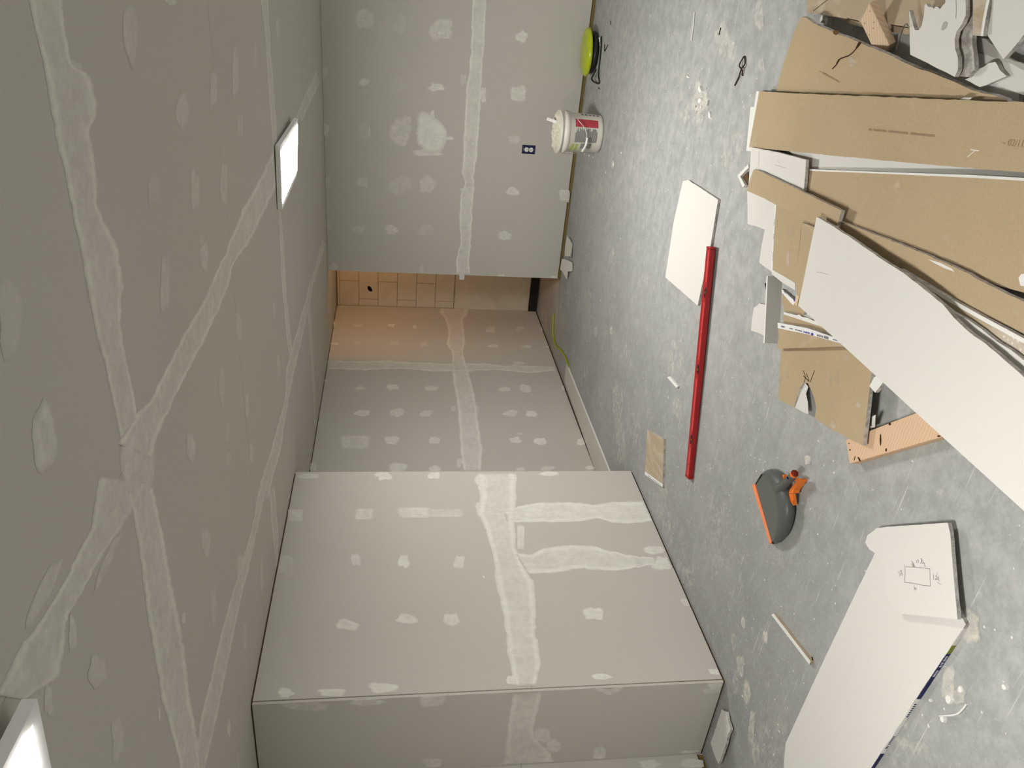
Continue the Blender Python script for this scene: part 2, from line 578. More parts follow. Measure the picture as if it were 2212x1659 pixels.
# ------------------------------------------------------------------ joint compound on sheets
PL = {'C': (2, HC, Vector((0, 0, -1)), ceiling), 'A': (0, XA, Vector((1, 0, 0)), wall_left), 'P': (0, XF, Vector((1, 0, 0)), wall_passage),
      'B': (1, YB, Vector((0, -1, 0)), wall_back), 'F': (1, YC, Vector((0, -1, 0)), wall_front), 'N': (0, XF - .008, Vector((1, 0, 0)), wall_near),
      'G': (2, 0.0, Vector((0, 0, 1)), floor)}


LIM = {'P': (1, YA + .002, YE - .004), 'A': (1, YC + .0183, YA - .001), 'B': (0, XB + .002, 9), 'F': (0, XF + .002, XA - .001)}


def topl(pl, x, y, h):
    ax, val, nrm, par = PL[pl]
    q = on(ax, val, x, y)
    if pl in LIM:
        a, lo, hi = LIM[pl]; q[a] = min(max(q[a], lo), hi)
    if pl != 'C' and pl != 'G': q.z = min(max(q.z, .014), HC - .001)
    return q + nrm * h


def blob(pl, cx, cy, hw, hh, op=.6, rect=False, seed=None, name='compound_patch', rot=0.0, mat='cmp'):
    s = seed if seed is not None else rnd.random() * 100
    n = 26
    rings = [(0.0, .8, .0009), (.45, .9, .0010), (.72, 1.0, .0011), (.90, .55, .0008), (1.0, 0.0, .0004)]
    v, w, f = [], [], []
    v.append(topl(pl, cx, cy, .0009)); w.append(op * .85)
    for r, b, h in rings[1:]:
        for i in range(n):
            a = 2 * math.pi * i / n
            ca, sa = math.cos(a), math.sin(a)
            if rect:
                k = 1.0 / max(abs(ca), abs(sa)) * .93; jit = .07
            else:
                e = 2.7
                k = (abs(ca) ** e + abs(sa) ** e) ** (-1 / e); jit = .30
            j = 1 + jit * mnoise.noise((ca * 1.3 + s, sa * 1.3, s * .37)) * 1.6 + .10 * (0 if rect else 1) * mnoise.noise((ca * 5 + s, sa * 5, 2.2))
            dx, dy = hw * k * ca * r * j, hh * k * sa * r * j
            dx, dy = dx * math.cos(rot) - dy * math.sin(rot), dx * math.sin(rot) + dy * math.cos(rot)
            v.append(topl(pl, cx + dx, cy + dy, h))
            w.append(op * b * (1 + .25 * mnoise.noise((ca * 2 + s, sa * 2, 7))))
    for i in range(n):
        f.append((0, 1 + i, 1 + (i + 1) % n))
    for q in range(len(rings) - 2):
        for i in range(n):
            a, b2 = 1 + q * n + i, 1 + q * n + (i + 1) % n
            f.append((a, a + n, b2 + n, b2))
    return mk(name, v, f, M[mat], PL[pl][3], True, None, {'w': w})


def band(pl, L, R, op=.8, rim=.22, jit=2.5, off=(0, 0), sc=1.0, body=.72, rimw=.10):
    L = [(off[0] + x / sc, off[1] + y / sc) for x, y in L]; R = [(off[0] + x / sc, off[1] + y / sc) for x, y in R]
    ln = max(sum(math.dist(a, b) for a, b in zip(L, L[1:])), sum(math.dist(a, b) for a, b in zip(R, R[1:])))
    m = max(6, int(ln / 7))
    L, R = rs(L, m), rs(R, m)
    ts = [0, .035, rimw, rimw + .10, .5, .9 - rimw, 1 - rimw, .965, 1]
    ws = [0, .75, 1 + rim, body, body * .96, body, 1 + rim, .75, 0]
    hs = [.0003, .0008, .0013, .0009, .0010, .0009, .0013, .0008, .0003]
    s = rnd.random() * 100
    v, w, f = [], [], []
    for i in range(m):
        jl = jit * (1.3 * mnoise.noise((i * .35, s, 0)) + 1.0 * mnoise.noise((i * 1.3, s, 3)) + 1.6 * max(0, mnoise.noise((i * .8, s, 21)) - .25))
        jr = jit * (1.3 * mnoise.noise((i * .35, s, 9)) + 1.0 * mnoise.noise((i * 1.3, s, 13)) - 1.6 * max(0, mnoise.noise((i * .8, s, 27)) - .25))
        d = Vector((R[i][0] - L[i][0], R[i][1] - L[i][1])); d = d / max(1e-6, d.length)
        l = (L[i][0] + d.x * jl, L[i][1] + d.y * jl); r = (R[i][0] + d.x * jr, R[i][1] + d.y * jr)
        endw = 0.0 if i in (0, m - 1) else 1.0
        for t, b, h in zip(ts, ws, hs):
            x, y = l[0] + (r[0] - l[0]) * t, l[1] + (r[1] - l[1]) * t
            v.append(topl(pl, x, y, h)); w.append(op * b * endw * (1 + .18 * mnoise.noise((i * .25, t * 3, s))))
    k = len(ts)
    for i in range(m - 1):
        for j in range(k - 1):
            a = i * k + j
            f.append((a, a + 1, a + k + 1, a + k))
    return mk('joint_band', v, f, M['cmp'], PL[pl][3], True, None, {'w': w})


S3 = 3.16
# back wall
band('B', [(1325, -60), (1325, 0), (1320, 250), (1308, 480), (1285, 580), (1278, 730), (1268, 900), (1262, 1080), (1258, 1180), (1280, 1250), (1245, 1330), (1240, 1500), (1245, 1659), (1215, 1760), (1215, 1880)],
     [(1430, -60), (1425, 0), (1412, 300), (1395, 500), (1388, 600), (1400, 640), (1385, 720), (1375, 900), (1360, 1100), (1335, 1210), (1345, 1240), (1335, 1400), (1320, 1659), (1310, 1760), (1316, 1882)], .8, .25, 1.8, (600, 0), S3)
for q in [(788, 41, 20, 25, .42), (863, 52, 14, 20, .2), (954, 65, 24, 21, .5), (957, 76, 16, 8, .8), (1128, 79, 13, 13, .9), (787, 177, 12, 8, .5), (858, 183, 20, 18, .12),
          (943, 188, 18, 9, .8), (1120, 203, 17, 17, .8), (698, 158, 9, 14, .3), (703, 282, 9, 15, .42), (787, 285, 14, 18, .18), (798, 285, 2, 12, .5), (867, 289, 22, 30, .5),
          (878, 262, 10, 12, .5), (1001, 172, 8, 14, .35), (972, 299, 9, 4, .8), (1112, 302, 14, 9, .5), (706, 394, 7, 13, .32), (785, 392, 12, 14, .32), (866, 402, 24, 20, .25),
          (923, 399, 18, 18, .45), (1106, 414, 14, 10, .8), (1219, 422, 13, 14, .7), (1266, 84, 11, 18, .6), (776, 494, 14, 9, .3), (848, 498, 14, 12, .6), (924, 497, 20, 15, .25),
          (1090, 509, 15, 10, .6), (709, 487, 7, 10, .2), (719, 577, 10, 11, .4), (772, 587, 12, 3, .5), (853, 590, 11, 2.5, .4), (911, 582, 5, 11, .35), (1084, 596, 9, 4, .6), (1196, 599, 8, 4, .6),
          (1044, 206, 6, 17, .7), (1003, 410, 10, 5, .7)]:
    blob('B', *q)
blob('B', 929, 288, 35, 40, 1.0, False, 3.0)
blob('B', 934, 252, 6, 16, .8, False, 5.0)
blob('B', 925, 330, 32, 8, .7, False, 8.0)
band('B', [(681, -20), (690, 250), (700, 500), (704, 585)], [(688, -20), (696, 250), (705, 500), (708, 585)], .42, .1, .5)
# tail of the paper tape past the wall end
mk('tape_tail', [(XB - .002, YB - .001, on(1, YB, 992, 597).z), (XB - .045, YB - .001, on(1, YB, 992, 606).z), (XB - .045, YB - .001, on(1, YB, 1003, 606).z), (XB - .002, YB - .001, on(1, YB, 1003, 597).z),
                 (XB + .03, YB - .001, on(1, YB, 1003, 597).z), (XB + .03, YB - .001, on(1, YB, 992, 597).z)], [(0, 1, 2, 3), (5, 0, 3, 4)], M['white2'], wall_back)

# left wall of the passage
o5 = (600, 525)
band('P', [(1100, 428), (1105, 480), (1140, 520), (1165, 610), (1150, 690), (1185, 740), (1190, 800), (1190, 880), (1195, 960), (1215, 1050), (1230, 1200), (1245, 1400), (1250, 1480), (1265, 1560)],
     [(1310, 428), (1300, 490), (1265, 520), (1275, 610), (1285, 680), (1265, 740), (1280, 800), (1305, 880), (1325, 960), (1350, 1050), (1370, 1200), (1400, 1400), (1395, 1480), (1390, 1560)], .72, .25, 1.5, o5, S3)
band('P', [(340, 805), (600, 803), (800, 805), (900, 812), (1190, 822), (1400, 820), (1540, 835), (1640, 830), (1900, 845)],
     [(340, 862), (600, 868), (900, 860), (1000, 875), (1190, 878), (1540, 870), (1700, 886), (1900, 872)], .75, .2, 1.3, o5, S3)
for x, y, a, b, op in [(1430, 443, 35, 12, .6), (1650, 453, 30, 8, .4), (635, 430, 25, 10, .5), (900, 428, 30, 5, .6), (1020, 430, 30, 5, .6), (440, 432, 30, 12, .4), (1455, 590, 38, 22, .6), (1655, 585, 28, 20, .5),
                       (1800, 585, 12, 15, .5), (380, 550, 15, 18, .5), (545, 565, 32, 12, .3), (778, 562, 25, 12, .7), (935, 573, 15, 14, .7), (390, 688, 35, 8, .5), (545, 680, 25, 14, .15), (800, 683, 28, 18, .3), (1000, 690, 28, 18, .35),
                       (1475, 702, 42, 12, .6), (1705, 706, 42, 14, .6), (1835, 710, 30, 6, .5), (330, 940, 18, 10, .3), (565, 990, 42, 14, .6), (785, 982, 45, 25, .7), (1050, 992, 48, 15, .6), (1555, 998, 45, 18, .6),
                       (1695, 995, 40, 28, .7), (1950, 990, 10, 18, .6), (570, 1162, 58, 22, .75), (818, 1160, 45, 32, .7), (1015, 1162, 50, 22, .6), (1585, 1162, 50, 22, .65), (1730, 1165, 38, 22, .9),
                       (780, 1345, 48, 30, .8), (1070, 1348, 40, 28, .7), (1625, 1347, 42, 22, .9), (1795, 1355, 45, 28, .9), (2070, 1355, 32, 25, .9), (245, 1530, 30, 25, .5), (820, 1530, 60, 35, .7),
                       (1070, 1540, 50, 22, .7), (1660, 1545, 35, 15, .6), (1840, 1540, 45, 18, .6), (2135, 1535, 30, 18, .8), (1200, 1130, 18, 20, .5), (1350, 1130, 30, 30, .45), (1240, 1500, 20, 35, .6), (1645, 820, 45, 12, .5), (1655, 1303, 20, 8, .5)]:
    blob('P', o5[0] + x / S3, o5[1] + y / S3, a / S3, b / S3, op)
blob('P', o5[0] + 530 / S3, o5[1] + 1360 / S3, 112 / S3, 52 / S3, .5, True)

# boxed-out left wall
o6, s6 = (600, 1000), 2.517
band('A', [(1085, 52), (1080, 100), (1098, 170), (1080, 270), (1112, 330), (1140, 410), (1170, 500), (1178, 640), (1205, 740), (1230, 870), (1250, 1050), (1285, 1180), (1290, 1215)],
     [(1300, 52), (1300, 130), (1300, 225), (1290, 330), (1300, 480), (1360, 600), (1395, 640), (1408, 760), (1405, 900), (1428, 1050), (1430, 1110), (1405, 1212)], .85, .22, 2.5, o6, s6, .70, .13)
band('A', [(1030 + 58, 1107), (1120, 1093), (1160, 1085), (1200, 1084), (1254, 1085), (1281, 1090), (1322, 1083), (1360, 1083), (1392, 1082)],
     [(1095, 1128), (1130, 1129), (1200, 1129), (1268, 1126), (1295, 1121), (1330, 1132), (1380, 1130), (1414, 1126)], .95, .2, 1.5, (0, 0), 1.0, .82)
band('A', [(1112, 1194), (1150, 1196), (1175, 1183), (1200, 1178), (1276, 1177), (1320, 1190), (1363, 1199), (1417, 1206)],
     [(1140, 1240), (1200, 1238), (1249, 1229), (1308, 1234), (1360, 1230), (1417, 1219)], .88, .2, 1.5)
blob('A', 1415, 1189, 24, 8, .75, False); blob('A', 1432, 1217, 22, 16, .8, False); blob('A', 1125, 1160, 9, 30, .8, True)
for x, y, a, b, op, rc in [(160, 72, 60, 18, .5, 0), (575, 72, 45, 22, .8, 0), (850, 68, 40, 20, .8, 0), (98, 285, 45, 38, .5, 1), (470, 278, 55, 34, .55, 1), (740, 270, 98, 33, .6, 1), (915, 273, 105, 26, .4, 1),
                           (45, 550, 40, 60, .3, 0), (425, 525, 28, 35, .5, 0), (685, 535, 32, 40, .8, 0), (985, 540, 33, 36, .6, 0), (1120, 620, 6, 6, .9, 0), (375, 880, 70, 28, .65, 0), (695, 850, 58, 30, .65, 0),
                           (945, 848, 42, 36, .75, 0), (1725, 822, 58, 32, .8, 0), (50, 1255, 45, 30, .8, 0), (300, 1250, 80, 20, .85, 0), (580, 1220, 80, 28, .8, 0), (1270, 1180, 28, 28, .8, 0), (1770, 1165, 60, 18, .85, 0),
                           (1470, 60, 55, 12, .9, 0), (1110, 105, 35, 50, .8, 0), (1110, 245, 35, 35, .7, 0)]:
    blob('A', o6[0] + x / s6, o6[1] + y / s6, a / s6, b / s6, op, bool(rc))
blob('A', 1485, 1302, 14, 9, .5); blob('A', 1545, 1451, 16, 7, .85)
# near side of the box
band('F', [(1278, 1252), (1255, 1380), (1242, 1500), (1225, 1620), (1195, 1645)], [(1440, 1240), (1418, 1350), (1392, 1440), (1400, 1500), (1480, 1560), (1510, 1640)], .55, .22, 1.6, o6, s6, .75)
for x, y, a, b, op in [(150, 1322, 125, 24, .42), (480, 1300, 90, 20, .5), (840, 1290, 75, 38, .5), (840, 1630, 50, 30, .5), (1440, 1480, 50, 40, .5), (1500, 1540, 40, 40, .5), (1750, 1590, 35, 60, .55), (1800, 1230, 65, 30, .5)]:
    blob('F', o6[0] + x / s6, o6[1] + y / s6, a / s6, b / s6, op)
blob('F', 1547, 1482, 20, 12, .6); blob('F', 1535, 1492, 22, 6, .3); blob('F', 1490, 1628, 22, 9, .55)
blob('N', 1495, 1648, 25, 10, .6); blob('N', 1402, 1650, 22, 10, .6)

# ceiling
s1 = 3.16
CL = [  # (left edge, right edge, offset, scale)
    ([(180, -60), (190, 0), (255, 270), (300, 460), (340, 720), (385, 960), (440, 1180), (500, 1500), (540, 1659), (600, 2010), (660, 2300), (720, 2510), (770, 2740), (820, 3000)],
     [(415, -60), (420, 0), (450, 230), (490, 430), (620, 520), (660, 680), (665, 780), (612, 890), (640, 1060), (665, 1200), (665, 1400), (720, 1520), (800, 1659), (850, 1960), (828, 2040), (825, 2220), (850, 2380), (900, 2610), (945, 2850)], (0, 0), s1, .52, 2.5),
    ([(740, 30), (780, 170), (830, 460), (860, 740), (900, 960), (950, 1260), (1020, 1500), (1070, 1720)],
     [(900, 0), (905, 20), (960, 280), (1010, 570), (1050, 750), (1085, 950), (1120, 1250), (1150, 1400), (1190, 1720)], (0, 1050), 2.724, .55, 2.5),
    ([(800, 1370), (870, 1250), (940, 1150), (1020, 1080), (1120, 880), (1250, 620), (1370, 430), (1460, 220), (1530, 80), (1560, 0), (1650, -229), (1770, -440), (1875, -650)],
     [(1040, 1480), (1070, 1350), (1110, 1240), (1200, 1050), (1290, 870), (1400, 660), (1510, 430), (1570, 270), (1580, 180), (1640, 80), (1700, 0), (1830, -259), (1890, -400), (1960, -600)], (0, 525), s1, .55, 2.5),
    ([(2010, 810), (2060, 690), (2110, 590), (2165, 470)], [(2060, 830), (2110, 720), (2150, 640), (2185, 560)], (0, 0), s1, .42, 1.0),
    ([(590, -60), (570, 0), (530, 260), (440, 420), (380, 560), (210, 830), (110, 950), (30, 1130), (-20, 1230)],
     [(880, -20), (770, 165), (700, 270), (560, 480), (470, 660), (400, 760), (385, 880), (375, 1000), (340, 1130), (150, 1260)], (0, 1050), 2.724, .5, 3.0),
    ([(1775, -60), (1780, 0), (1810, 240), (1825, 520), (1840, 700), (1860, 1000), (1885, 1300), (1910, 1659), (1920, 1910), (1955, 2310), (1975, 2440)],
     [(1828, -60), (1830, 0), (1845, 330), (1870, 640), (1890, 900), (1893, 1000), (1905, 1300), (1935, 1659), (1955, 2010), (1985, 2310), (1995, 2420)], (0, 0), s1, .5, .8),
    ([(2205, -40), (2150, 170), (2108, 290), (2090, 380), (2010, 650), (1955, 850), (1945, 1050), (1880, 1300), (1790, 1600), (1755, 1750)],
     [(2225, 0), (2170, 180), (2132, 300), (2115, 420), (2060, 650), (2010, 880), (1965, 1100), (1920, 1400), (1865, 1600), (1830, 1750)], (0, 525), s1, .5, 1.0),
    ([(1545, -60), (1525, 0), (1480, 250), (1430, 430), (1350, 680), (1290, 900), (1240, 1120), (1180, 1350), (1130, 1720)],
     [(1590, -60), (1570, 0), (1520, 230), (1460, 500), (1420, 660), (1370, 900), (1330, 1100), (1270, 1400), (1190, 1720)], (0, 1050), 2.724, .5, 1.5),
    ([(2100, 420), (2115, 700), (2135, 1000), (2150, 1290)], [(2118, 420), (2135, 700), (2148, 1000), (2153, 1290)], (0, 525), s1, .4, .6),
    ([(1580, 0), (1600, 250), (1622, 480)], [(1615, 0), (1640, 300), (1634, 480)], (0, 1050), 2.724, .45, .8),
]
for L, R, off, sc, op, jt in CL:
    band('C', L, R, op * 1.12, .32, jt, off, sc, .70)
for x, y, a, b, op in [(890, 240, 45, 200, .25), (1165, 12, 38, 28, .4), (1250, 760, 42, 140, .25), (1460, 620, 28, 110, .25), (1607, 500, 24, 180, .25), (1640, 850, 20, 90, .25), (1742, 390, 13, 100, .22), (1045, 1300, 45, 100, .15),
                       (1330, 1300, 30, 140, .3), (1525, 1230, 27, 140, .28), (1895, 200, 12, 100, .3), (500, 470, 55, 60, .4), (1375, 1640, 18, 40, .25)]:
    blob('C', x / s1, y / s1, a / s1, b / s1, op * 1.05)
for x, y, a, b, op in [(70, 480, 80, 240, .2), (305, 1330, 85, 210, .42), (300, 1310, 30, 130, .25), (1130, 290, 36, 180, .28), (1395, 90, 36, 95, .3), (1630, 580, 20, 95, .25), (1513, 960, 22, 130, .25), (1870, 460, 9, 55, .35),
                       (1900, 850, 12, 85, .25), (1685, 1100, 12, 90, .28), (1300, 1390, 32, 100, .35), (1715, 1440, 11, 75, .28), (1555, 1480, 16, 50, .2), (1550, 1300, 14, 80, .15)]:
    blob('C', x / s1, 525 + y / s1, a / s1, b / s1, op * 1.05)
for x, y, a, b, op, rt in [(575, 1090, 55, 95, .3, 0), (695, 1490, 40, 125, .22, 0), (1210, 330, 26, 80, .25, 0), (1255, 700, 20, 120, .22, 0), (1080, 780, 11, 36, .5, 0), (1345, 1430, 11, 60, .5, 0), (1412, 470, 22, 75, .4, 0),
                           (1540, 520, 10, 115, .28, 0), (265, 600, 45, 200, .35, .42), (425, 870, 24, 100, .45, 0), (1440, 880, 11, 85, .28, 0), (640, 430, 26, 170, .3, .4), (285, 1260, 26, 85, .35, 0), (935, 1340, 8, 45, .4, 0), (1400, 1620, 6, 60, .3, 0)]:
    blob('C', x / 2.724, 1050 + y / 2.724, a / 2.724, b / 2.724, op * 1.05, False, None, 'compound_patch', rt)

blob('C', 298, 1010, 40, 110, .5)

# ------------------------------------------------------------------ ceiling lamps
def lamp(label, x0, x1, y0, y1, tilt):
    """surface LED panel: frame with a lip, diffuser, mounting plate; tilt lets one long side hang clear of the ceiling"""
    t = thing('ceiling_lamp', label, 'lamp', ((x0 + x1) / 2, (y0 + y1) / 2, HC), 'flat panel lamps on the ceiling')
    th = .022
    zt = lambda x, y: HC - .003 - tilt * ((x - x0) / (x1 - x0)) * (.35 + .65 * (y - y0) / (y1 - y0))
    fr = MB(); rim = .026
    def pan(a, b, c, d):
        v = [(a, c, zt(a, c) - th), (b, c, zt(b, c) - th), (b, d, zt(b, d) - th), (a, d, zt(a, d) - th), (a, c, zt(a, c)), (b, c, zt(b, c)), (b, d, zt(b, d)), (a, d, zt(a, d))]
        fr.add(v, [(3, 2, 1, 0), (4, 5, 6, 7), (0, 1, 5, 4), (1, 2, 6, 5), (2, 3, 7, 6), (3, 0, 4, 7)])
    pan(x0, x1, y0, y0 + rim); pan(x0, x1, y1 - rim, y1); pan(x0, x0 + rim, y0 + rim, y1 - rim); pan(x1 - rim, x1, y0 + rim, y1 - rim)
    fr.build('frame', M['lampframe'], t)
    a, b, c, d = x0 + rim, x1 - rim, y0 + rim, y1 - rim
    e, sl = -.0025, .008
    lo = [(a + sl, c + sl), (a + sl, d - sl), (b - sl, d - sl), (b - sl, c + sl)]; hi_ = [(a, c), (a, d), (b, d), (b, c)]
    v = [(x, y, zt(x, y) - th + e) for x, y in lo] + [(x, y, zt(x, y) - th + .003) for x, y in hi_]
    mk('diffuser', v, [(0, 1, 2, 3), (4, 5, 1, 0), (5, 6, 2, 1), (6, 7, 3, 2), (7, 4, 0, 3)], M['diffuser'], t)
    q = .008
    mk('back_plate', [(a, c, zt(a, c) - q), (b, c, zt(b, c) - q), (b, d, zt(b, d) - q), (a, d, zt(a, d) - q)], [(0, 1, 2, 3)], M['lampframe'], t)
    return t


lamp('lit white panel lamp near the back wall, in full view on the ceiling', -1.222, -0.908, 3.895, 4.575, .0185)
lamp('lit white panel lamp overhead nearest the camera, cut by the picture edge', -1.363, -1.053, 0.197, 0.872, .0195)

# ------------------------------------------------------------------ drywall scraps
T = .0127


def plane_of(z):
    if isinstance(z, (int, float)): return Vector((0, 0, z)), Vector((0, 0, 1))
    p = [fl(*q) for q in z]
    n = (p[1] - p[0]).cross(p[2] - p[0]).normalized()
    return p[0], (n if n.z > 0 else -n)


def outline(pts, rough, wedge=None, seed=0.0, stepm=.018):
    """add small irregularities along a world-space outline (only on the listed edges)"""
    out = []
    n = len(pts)
    for i in range(n):
        a, b = pts[i], pts[(i + 1) % n]
        out.append(a.copy())
        if rough <= 0 or (wedge is not None and i not in wedge): continue
        L = (b - a).length; k = int(L / stepm)
        d = (b - a).normalized(); side = Vector((d.y, -d.x, 0))
        for j in range(1, k):
            q = a + (b - a) * j / k
            out.append(q + side * rough * (mnoise.noise((q.x * 22 + seed, q.y * 22, 1)) * 1.3 + .7 * mnoise.noise((q.x * 70 + seed, q.y * 70, 5))))
    return out


def board(label, px, z, top='white', bottom='brown', t=T, rough=.0015, edges=None, cat='drywall scrap', name='drywall_scrap', core='gyp', group=None):
    p0, n = plane_of(z)
    w = [onplane(p0, n, x, y) for x, y in px]
    area = sum(a.x * b.y - b.x * a.y for a, b in zip(w, w[1:] + w[:1]))
    if area < 0:
        w = w[::-1]
        if edges is not None:
            k = len(w); edges = [(k - 2 - e) % k for e in edges]
    c = sum(w, Vector()) / len(w)
    th = thing(name, label, cat, (c.x, c.y, min(q.z for q in w) - t), group)
    o = outline(w, rough, edges, c.x * 10)
    MB().prism([q - n * .0007 for q in o][::-1], -n * (t - .0014)).build('gypsum_core', M[core], th)
    MB().prism(o[::-1], -n * .0007).build('face_paper', M[top], th)
    MB().prism([q - n * (t - .0007) for q in o][::-1], -n * .0007).build('back_paper', M[bottom], th)
    th['plane'] = [*p0, *n]
    return th


def decal(th, px, mat, name, h=.0004, t=.0002):
    """flat print or paper strip lying on a scrap's face"""
    p0, n = Vector(th['plane'][:3]), Vector(th['plane'][3:])
    w = [onplane(p0, n, x, y) + n * h for x, y in px]
    area = sum(a.x * b.y - b.x * a.y for a, b in zip(w, w[1:] + w[:1]))
    if area > 0: w = w[::-1]
    return MB().prism(w, -n * t).build(name, M[mat], th)


def print_marks(th, p, q, wid, marks, mat, name, h=.0009):
    """illegible small print: short bars along the strip from pixel p to q; marks = (start, end, low, high, count)"""
    p0, n = Vector(th['plane'][:3]), Vector(th['plane'][3:])
    a, b = onplane(p0, n, *p), onplane(p0, n, *q)
    d = b - a; s = n.cross(d).normalized() * wid
    mb = MB()
    for s0, s1, lo, hi, cnt in marks:
        for k in range(cnt):
            u0 = s0 + (s1 - s0) * k / cnt; u1 = u0 + (s1 - s0) / cnt * (.55 + .3 * rnd.random())
            l, hgt = lo, hi - (hi - lo) * .25 * rnd.random()
            mb.obox(a + d * u0 + s * l + n * h, d * (u1 - u0), s * (hgt - l), n * .0002)
    o = mb.build(name, M[mat], th); o['kind'] = 'stuff'; return o


def ink_line(th, pts, r, mat, name, h=.0006):
    p0, n = Vector(th['plane'][:3]), Vector(th['plane'][3:])
    mb = MB()
    for line in pts:
        w = [onplane(p0, n, x, y) + n * h for x, y in line]
        for a, b in zip(w, w[1:]):
            d = (b - a)
            if d.length < 1e-5: continue
            s = n.cross(d).normalized() * r
            mb.add([a - s, b - s, b + s, a + s], [(0, 1, 2, 3)])
    o = mb.build(name, M[mat], th); o['kind'] = 'stuff'; return o


# --- foreground: long board with a second piece lying on its end
fb = board('long ivory drywall offcut with a navy printed edge lying nearest the camera',
           [(1893, 1188), (2000, 1180), (2086, 1349), (1985, 1500), (1880, 1662), (1860, 1700), (1690, 1700), (1694, 1640), (1697, 1605), (1780, 1425)], .0135, 'white', 'brown', T, .0010)
p0, n_ = Vector(fb['plane'][:3]), Vector(fb['plane'][3:])
a_, b_ = onplane(p0, n_, 2086, 1349), onplane(p0, n_, 1860, 1692)
d_ = b_ - a_; s_ = Vector((d_.y, -d_.x, 0)).normalized()
if s_.dot(CAM - a_) < 0: s_ = -s_
et = lambda u0, u1, m, nm: MB().obox(a_ + d_ * u0 + s_ * .0002 - n_ * .0122, d_ * (u1 - u0), s_ * .0012, n_ * .0122).build(nm, M[m], fb)
et(0.02, .11, 'white2', 'edge_paper'); et(.11, .155, 'olive', 'olive_edge_print'); et(.155, .42, 'navy', 'navy_edge_print'); et(.42, .78, 'tape', 'white_edge_print'); et(.78, 1.0, 'navy', 'navy_edge_print')
mb = MB()
for u0, u1, k in [(.17, .20, 4), (.205, .235, 3), (.25, .29, 6)]:
    for i in range(k):
        u = u0 + (u1 - u0) * i / k
        mb.obox(a_ + d_ * u + s_ * .0014 - n_ * .0095, d_ * (u1 - u0) / k * .5, s_ * .0003, n_ * (.006 + .002 * rnd.random()))
mb.build('white_edge_lettering', M['tape'], fb)['kind'] = 'stuff'
mb = MB()
for u0, u1, k in [(.45, .54, 7), (.66, .72, 7), (.725, .75, 3)]:
    for i in range(k):
        u = u0 + (u1 - u0) * i / k
        mb.obox(a_ + d_ * u + s_ * .0014 - n_ * .0100, d_ * (u1 - u0) / k * .55, s_ * .0003, n_ * (.006 + .002 * rnd.random()))
mb.build('navy_edge_lettering', M['navy'], fb)['kind'] = 'stuff'
pb = board('square drywall offcut with a pencilled rectangle lying on the end of the long board',
           [(1869, 1172), (1874, 1156), (1895, 1140), (1960, 1135), (2047, 1129), (2052, 1150), (2058, 1225), (2068, 1338), (2000, 1331), (1931, 1324), (1929, 1303), (1917, 1293), (1910, 1250), (1903, 1215), (1893, 1197), (1878, 1187)],
           [(1870, 1165, .0265), (2050, 1130, .031), (2065, 1338, .038)], 'white', 'white2', .0115, .0012)
S = 1460 / 220.0
g = lambda *a: [(1880 + x / S, 1120 + y / S) for x, y in a]
ink_line(pb, [g((497, 665), (500, 780), (490, 915)), g((510, 690), (650, 700), (855, 720)), g((855, 718), (862, 970)), g((488, 912), (620, 930), (762, 960), (866, 968)),
              # the figures 14, 11 3/4, 12, 12 1/2 written round the rectangle
              g((590, 610), (630, 655)), g((585, 650), (632, 680), (605, 640)), g((600, 680), (635, 690), (628, 650)), g((655, 595), (668, 640)), g((680, 590), (695, 640)), g((672, 600), (690, 592)),
              g((720, 570), (738, 580), (730, 600), (745, 612), (728, 628)), g((750, 590), (722, 650)), g((752, 625), (750, 645), (772, 640)), g((770, 625), (788, 695)),
              g((405, 750), (425, 800)), g((430, 760), (448, 740), (445, 790), (420, 825)), g((450, 780), (468, 795), (455, 815)),
              g((905, 795), (910, 875)), g((930, 830), (950, 815), (955, 850), (930, 875), (985, 870)), g((955, 780), (962, 800)), g((985, 830), (965, 855), (985, 860)), g((985, 870), (990, 910)), g((960, 915), (1015, 950)),
              g((625, 965), (640, 1000), (628, 1030)), g((655, 985), (655, 1035)), g((630, 1005), (665, 1010))], .0009, 'pencil', 'pencil_sketch')

# --- loose pieces on open floor
board('white drywall rectangle lying flat on the floor under the far end of the red level',
      [(1475, 391), (1487, 389), (1551, 431), (1535, 530), (1507, 660), (1437, 599), (1455, 480)], .0132, 'white', 'brown', T, .0012, core='gyp')
sm = board('small brown drywall offcut with a white printed end strip beside the box corner',
           [(1398, 928), (1434, 948), (1431, 1052), (1393, 1025)], .0135, 'dusty', 'white', T, .0012)
decal(sm, [(1393, 1018), (1432, 1046), (1431, 1052), (1393, 1025)], 'tape', 'printed_end_strip')
print_marks(sm, (1393, 1024), (1431, 1051), .009, [(.2, .3, .2, .8, 3), (.32, .38, .2, .8, 2), (.45, .9, .3, .7, 12)], 'ink', 'small_print')
board('long narrow grey drywall strip lying along the foot of the passage wall',
      [(1223, 786), (1318, 1024), (1288, 1024), (1219, 824)], .0132, 'dry', 'brown', T, .0006, core='cutwhite')
board('jagged pale drywall chunk on the floor against the near corner of the wall box',
      [(1559, 1532), (1569, 1538), (1572, 1555), (1578, 1575), (1576, 1580), (1572, 1588), (1567, 1610), (1552, 1650), (1545, 1636), (1535, 1605), (1548, 1568)], [(1559, 1532, .016), (1578, 1575, .022), (1550, 1645, .030)], 'white2', 'dusty', T, .003)
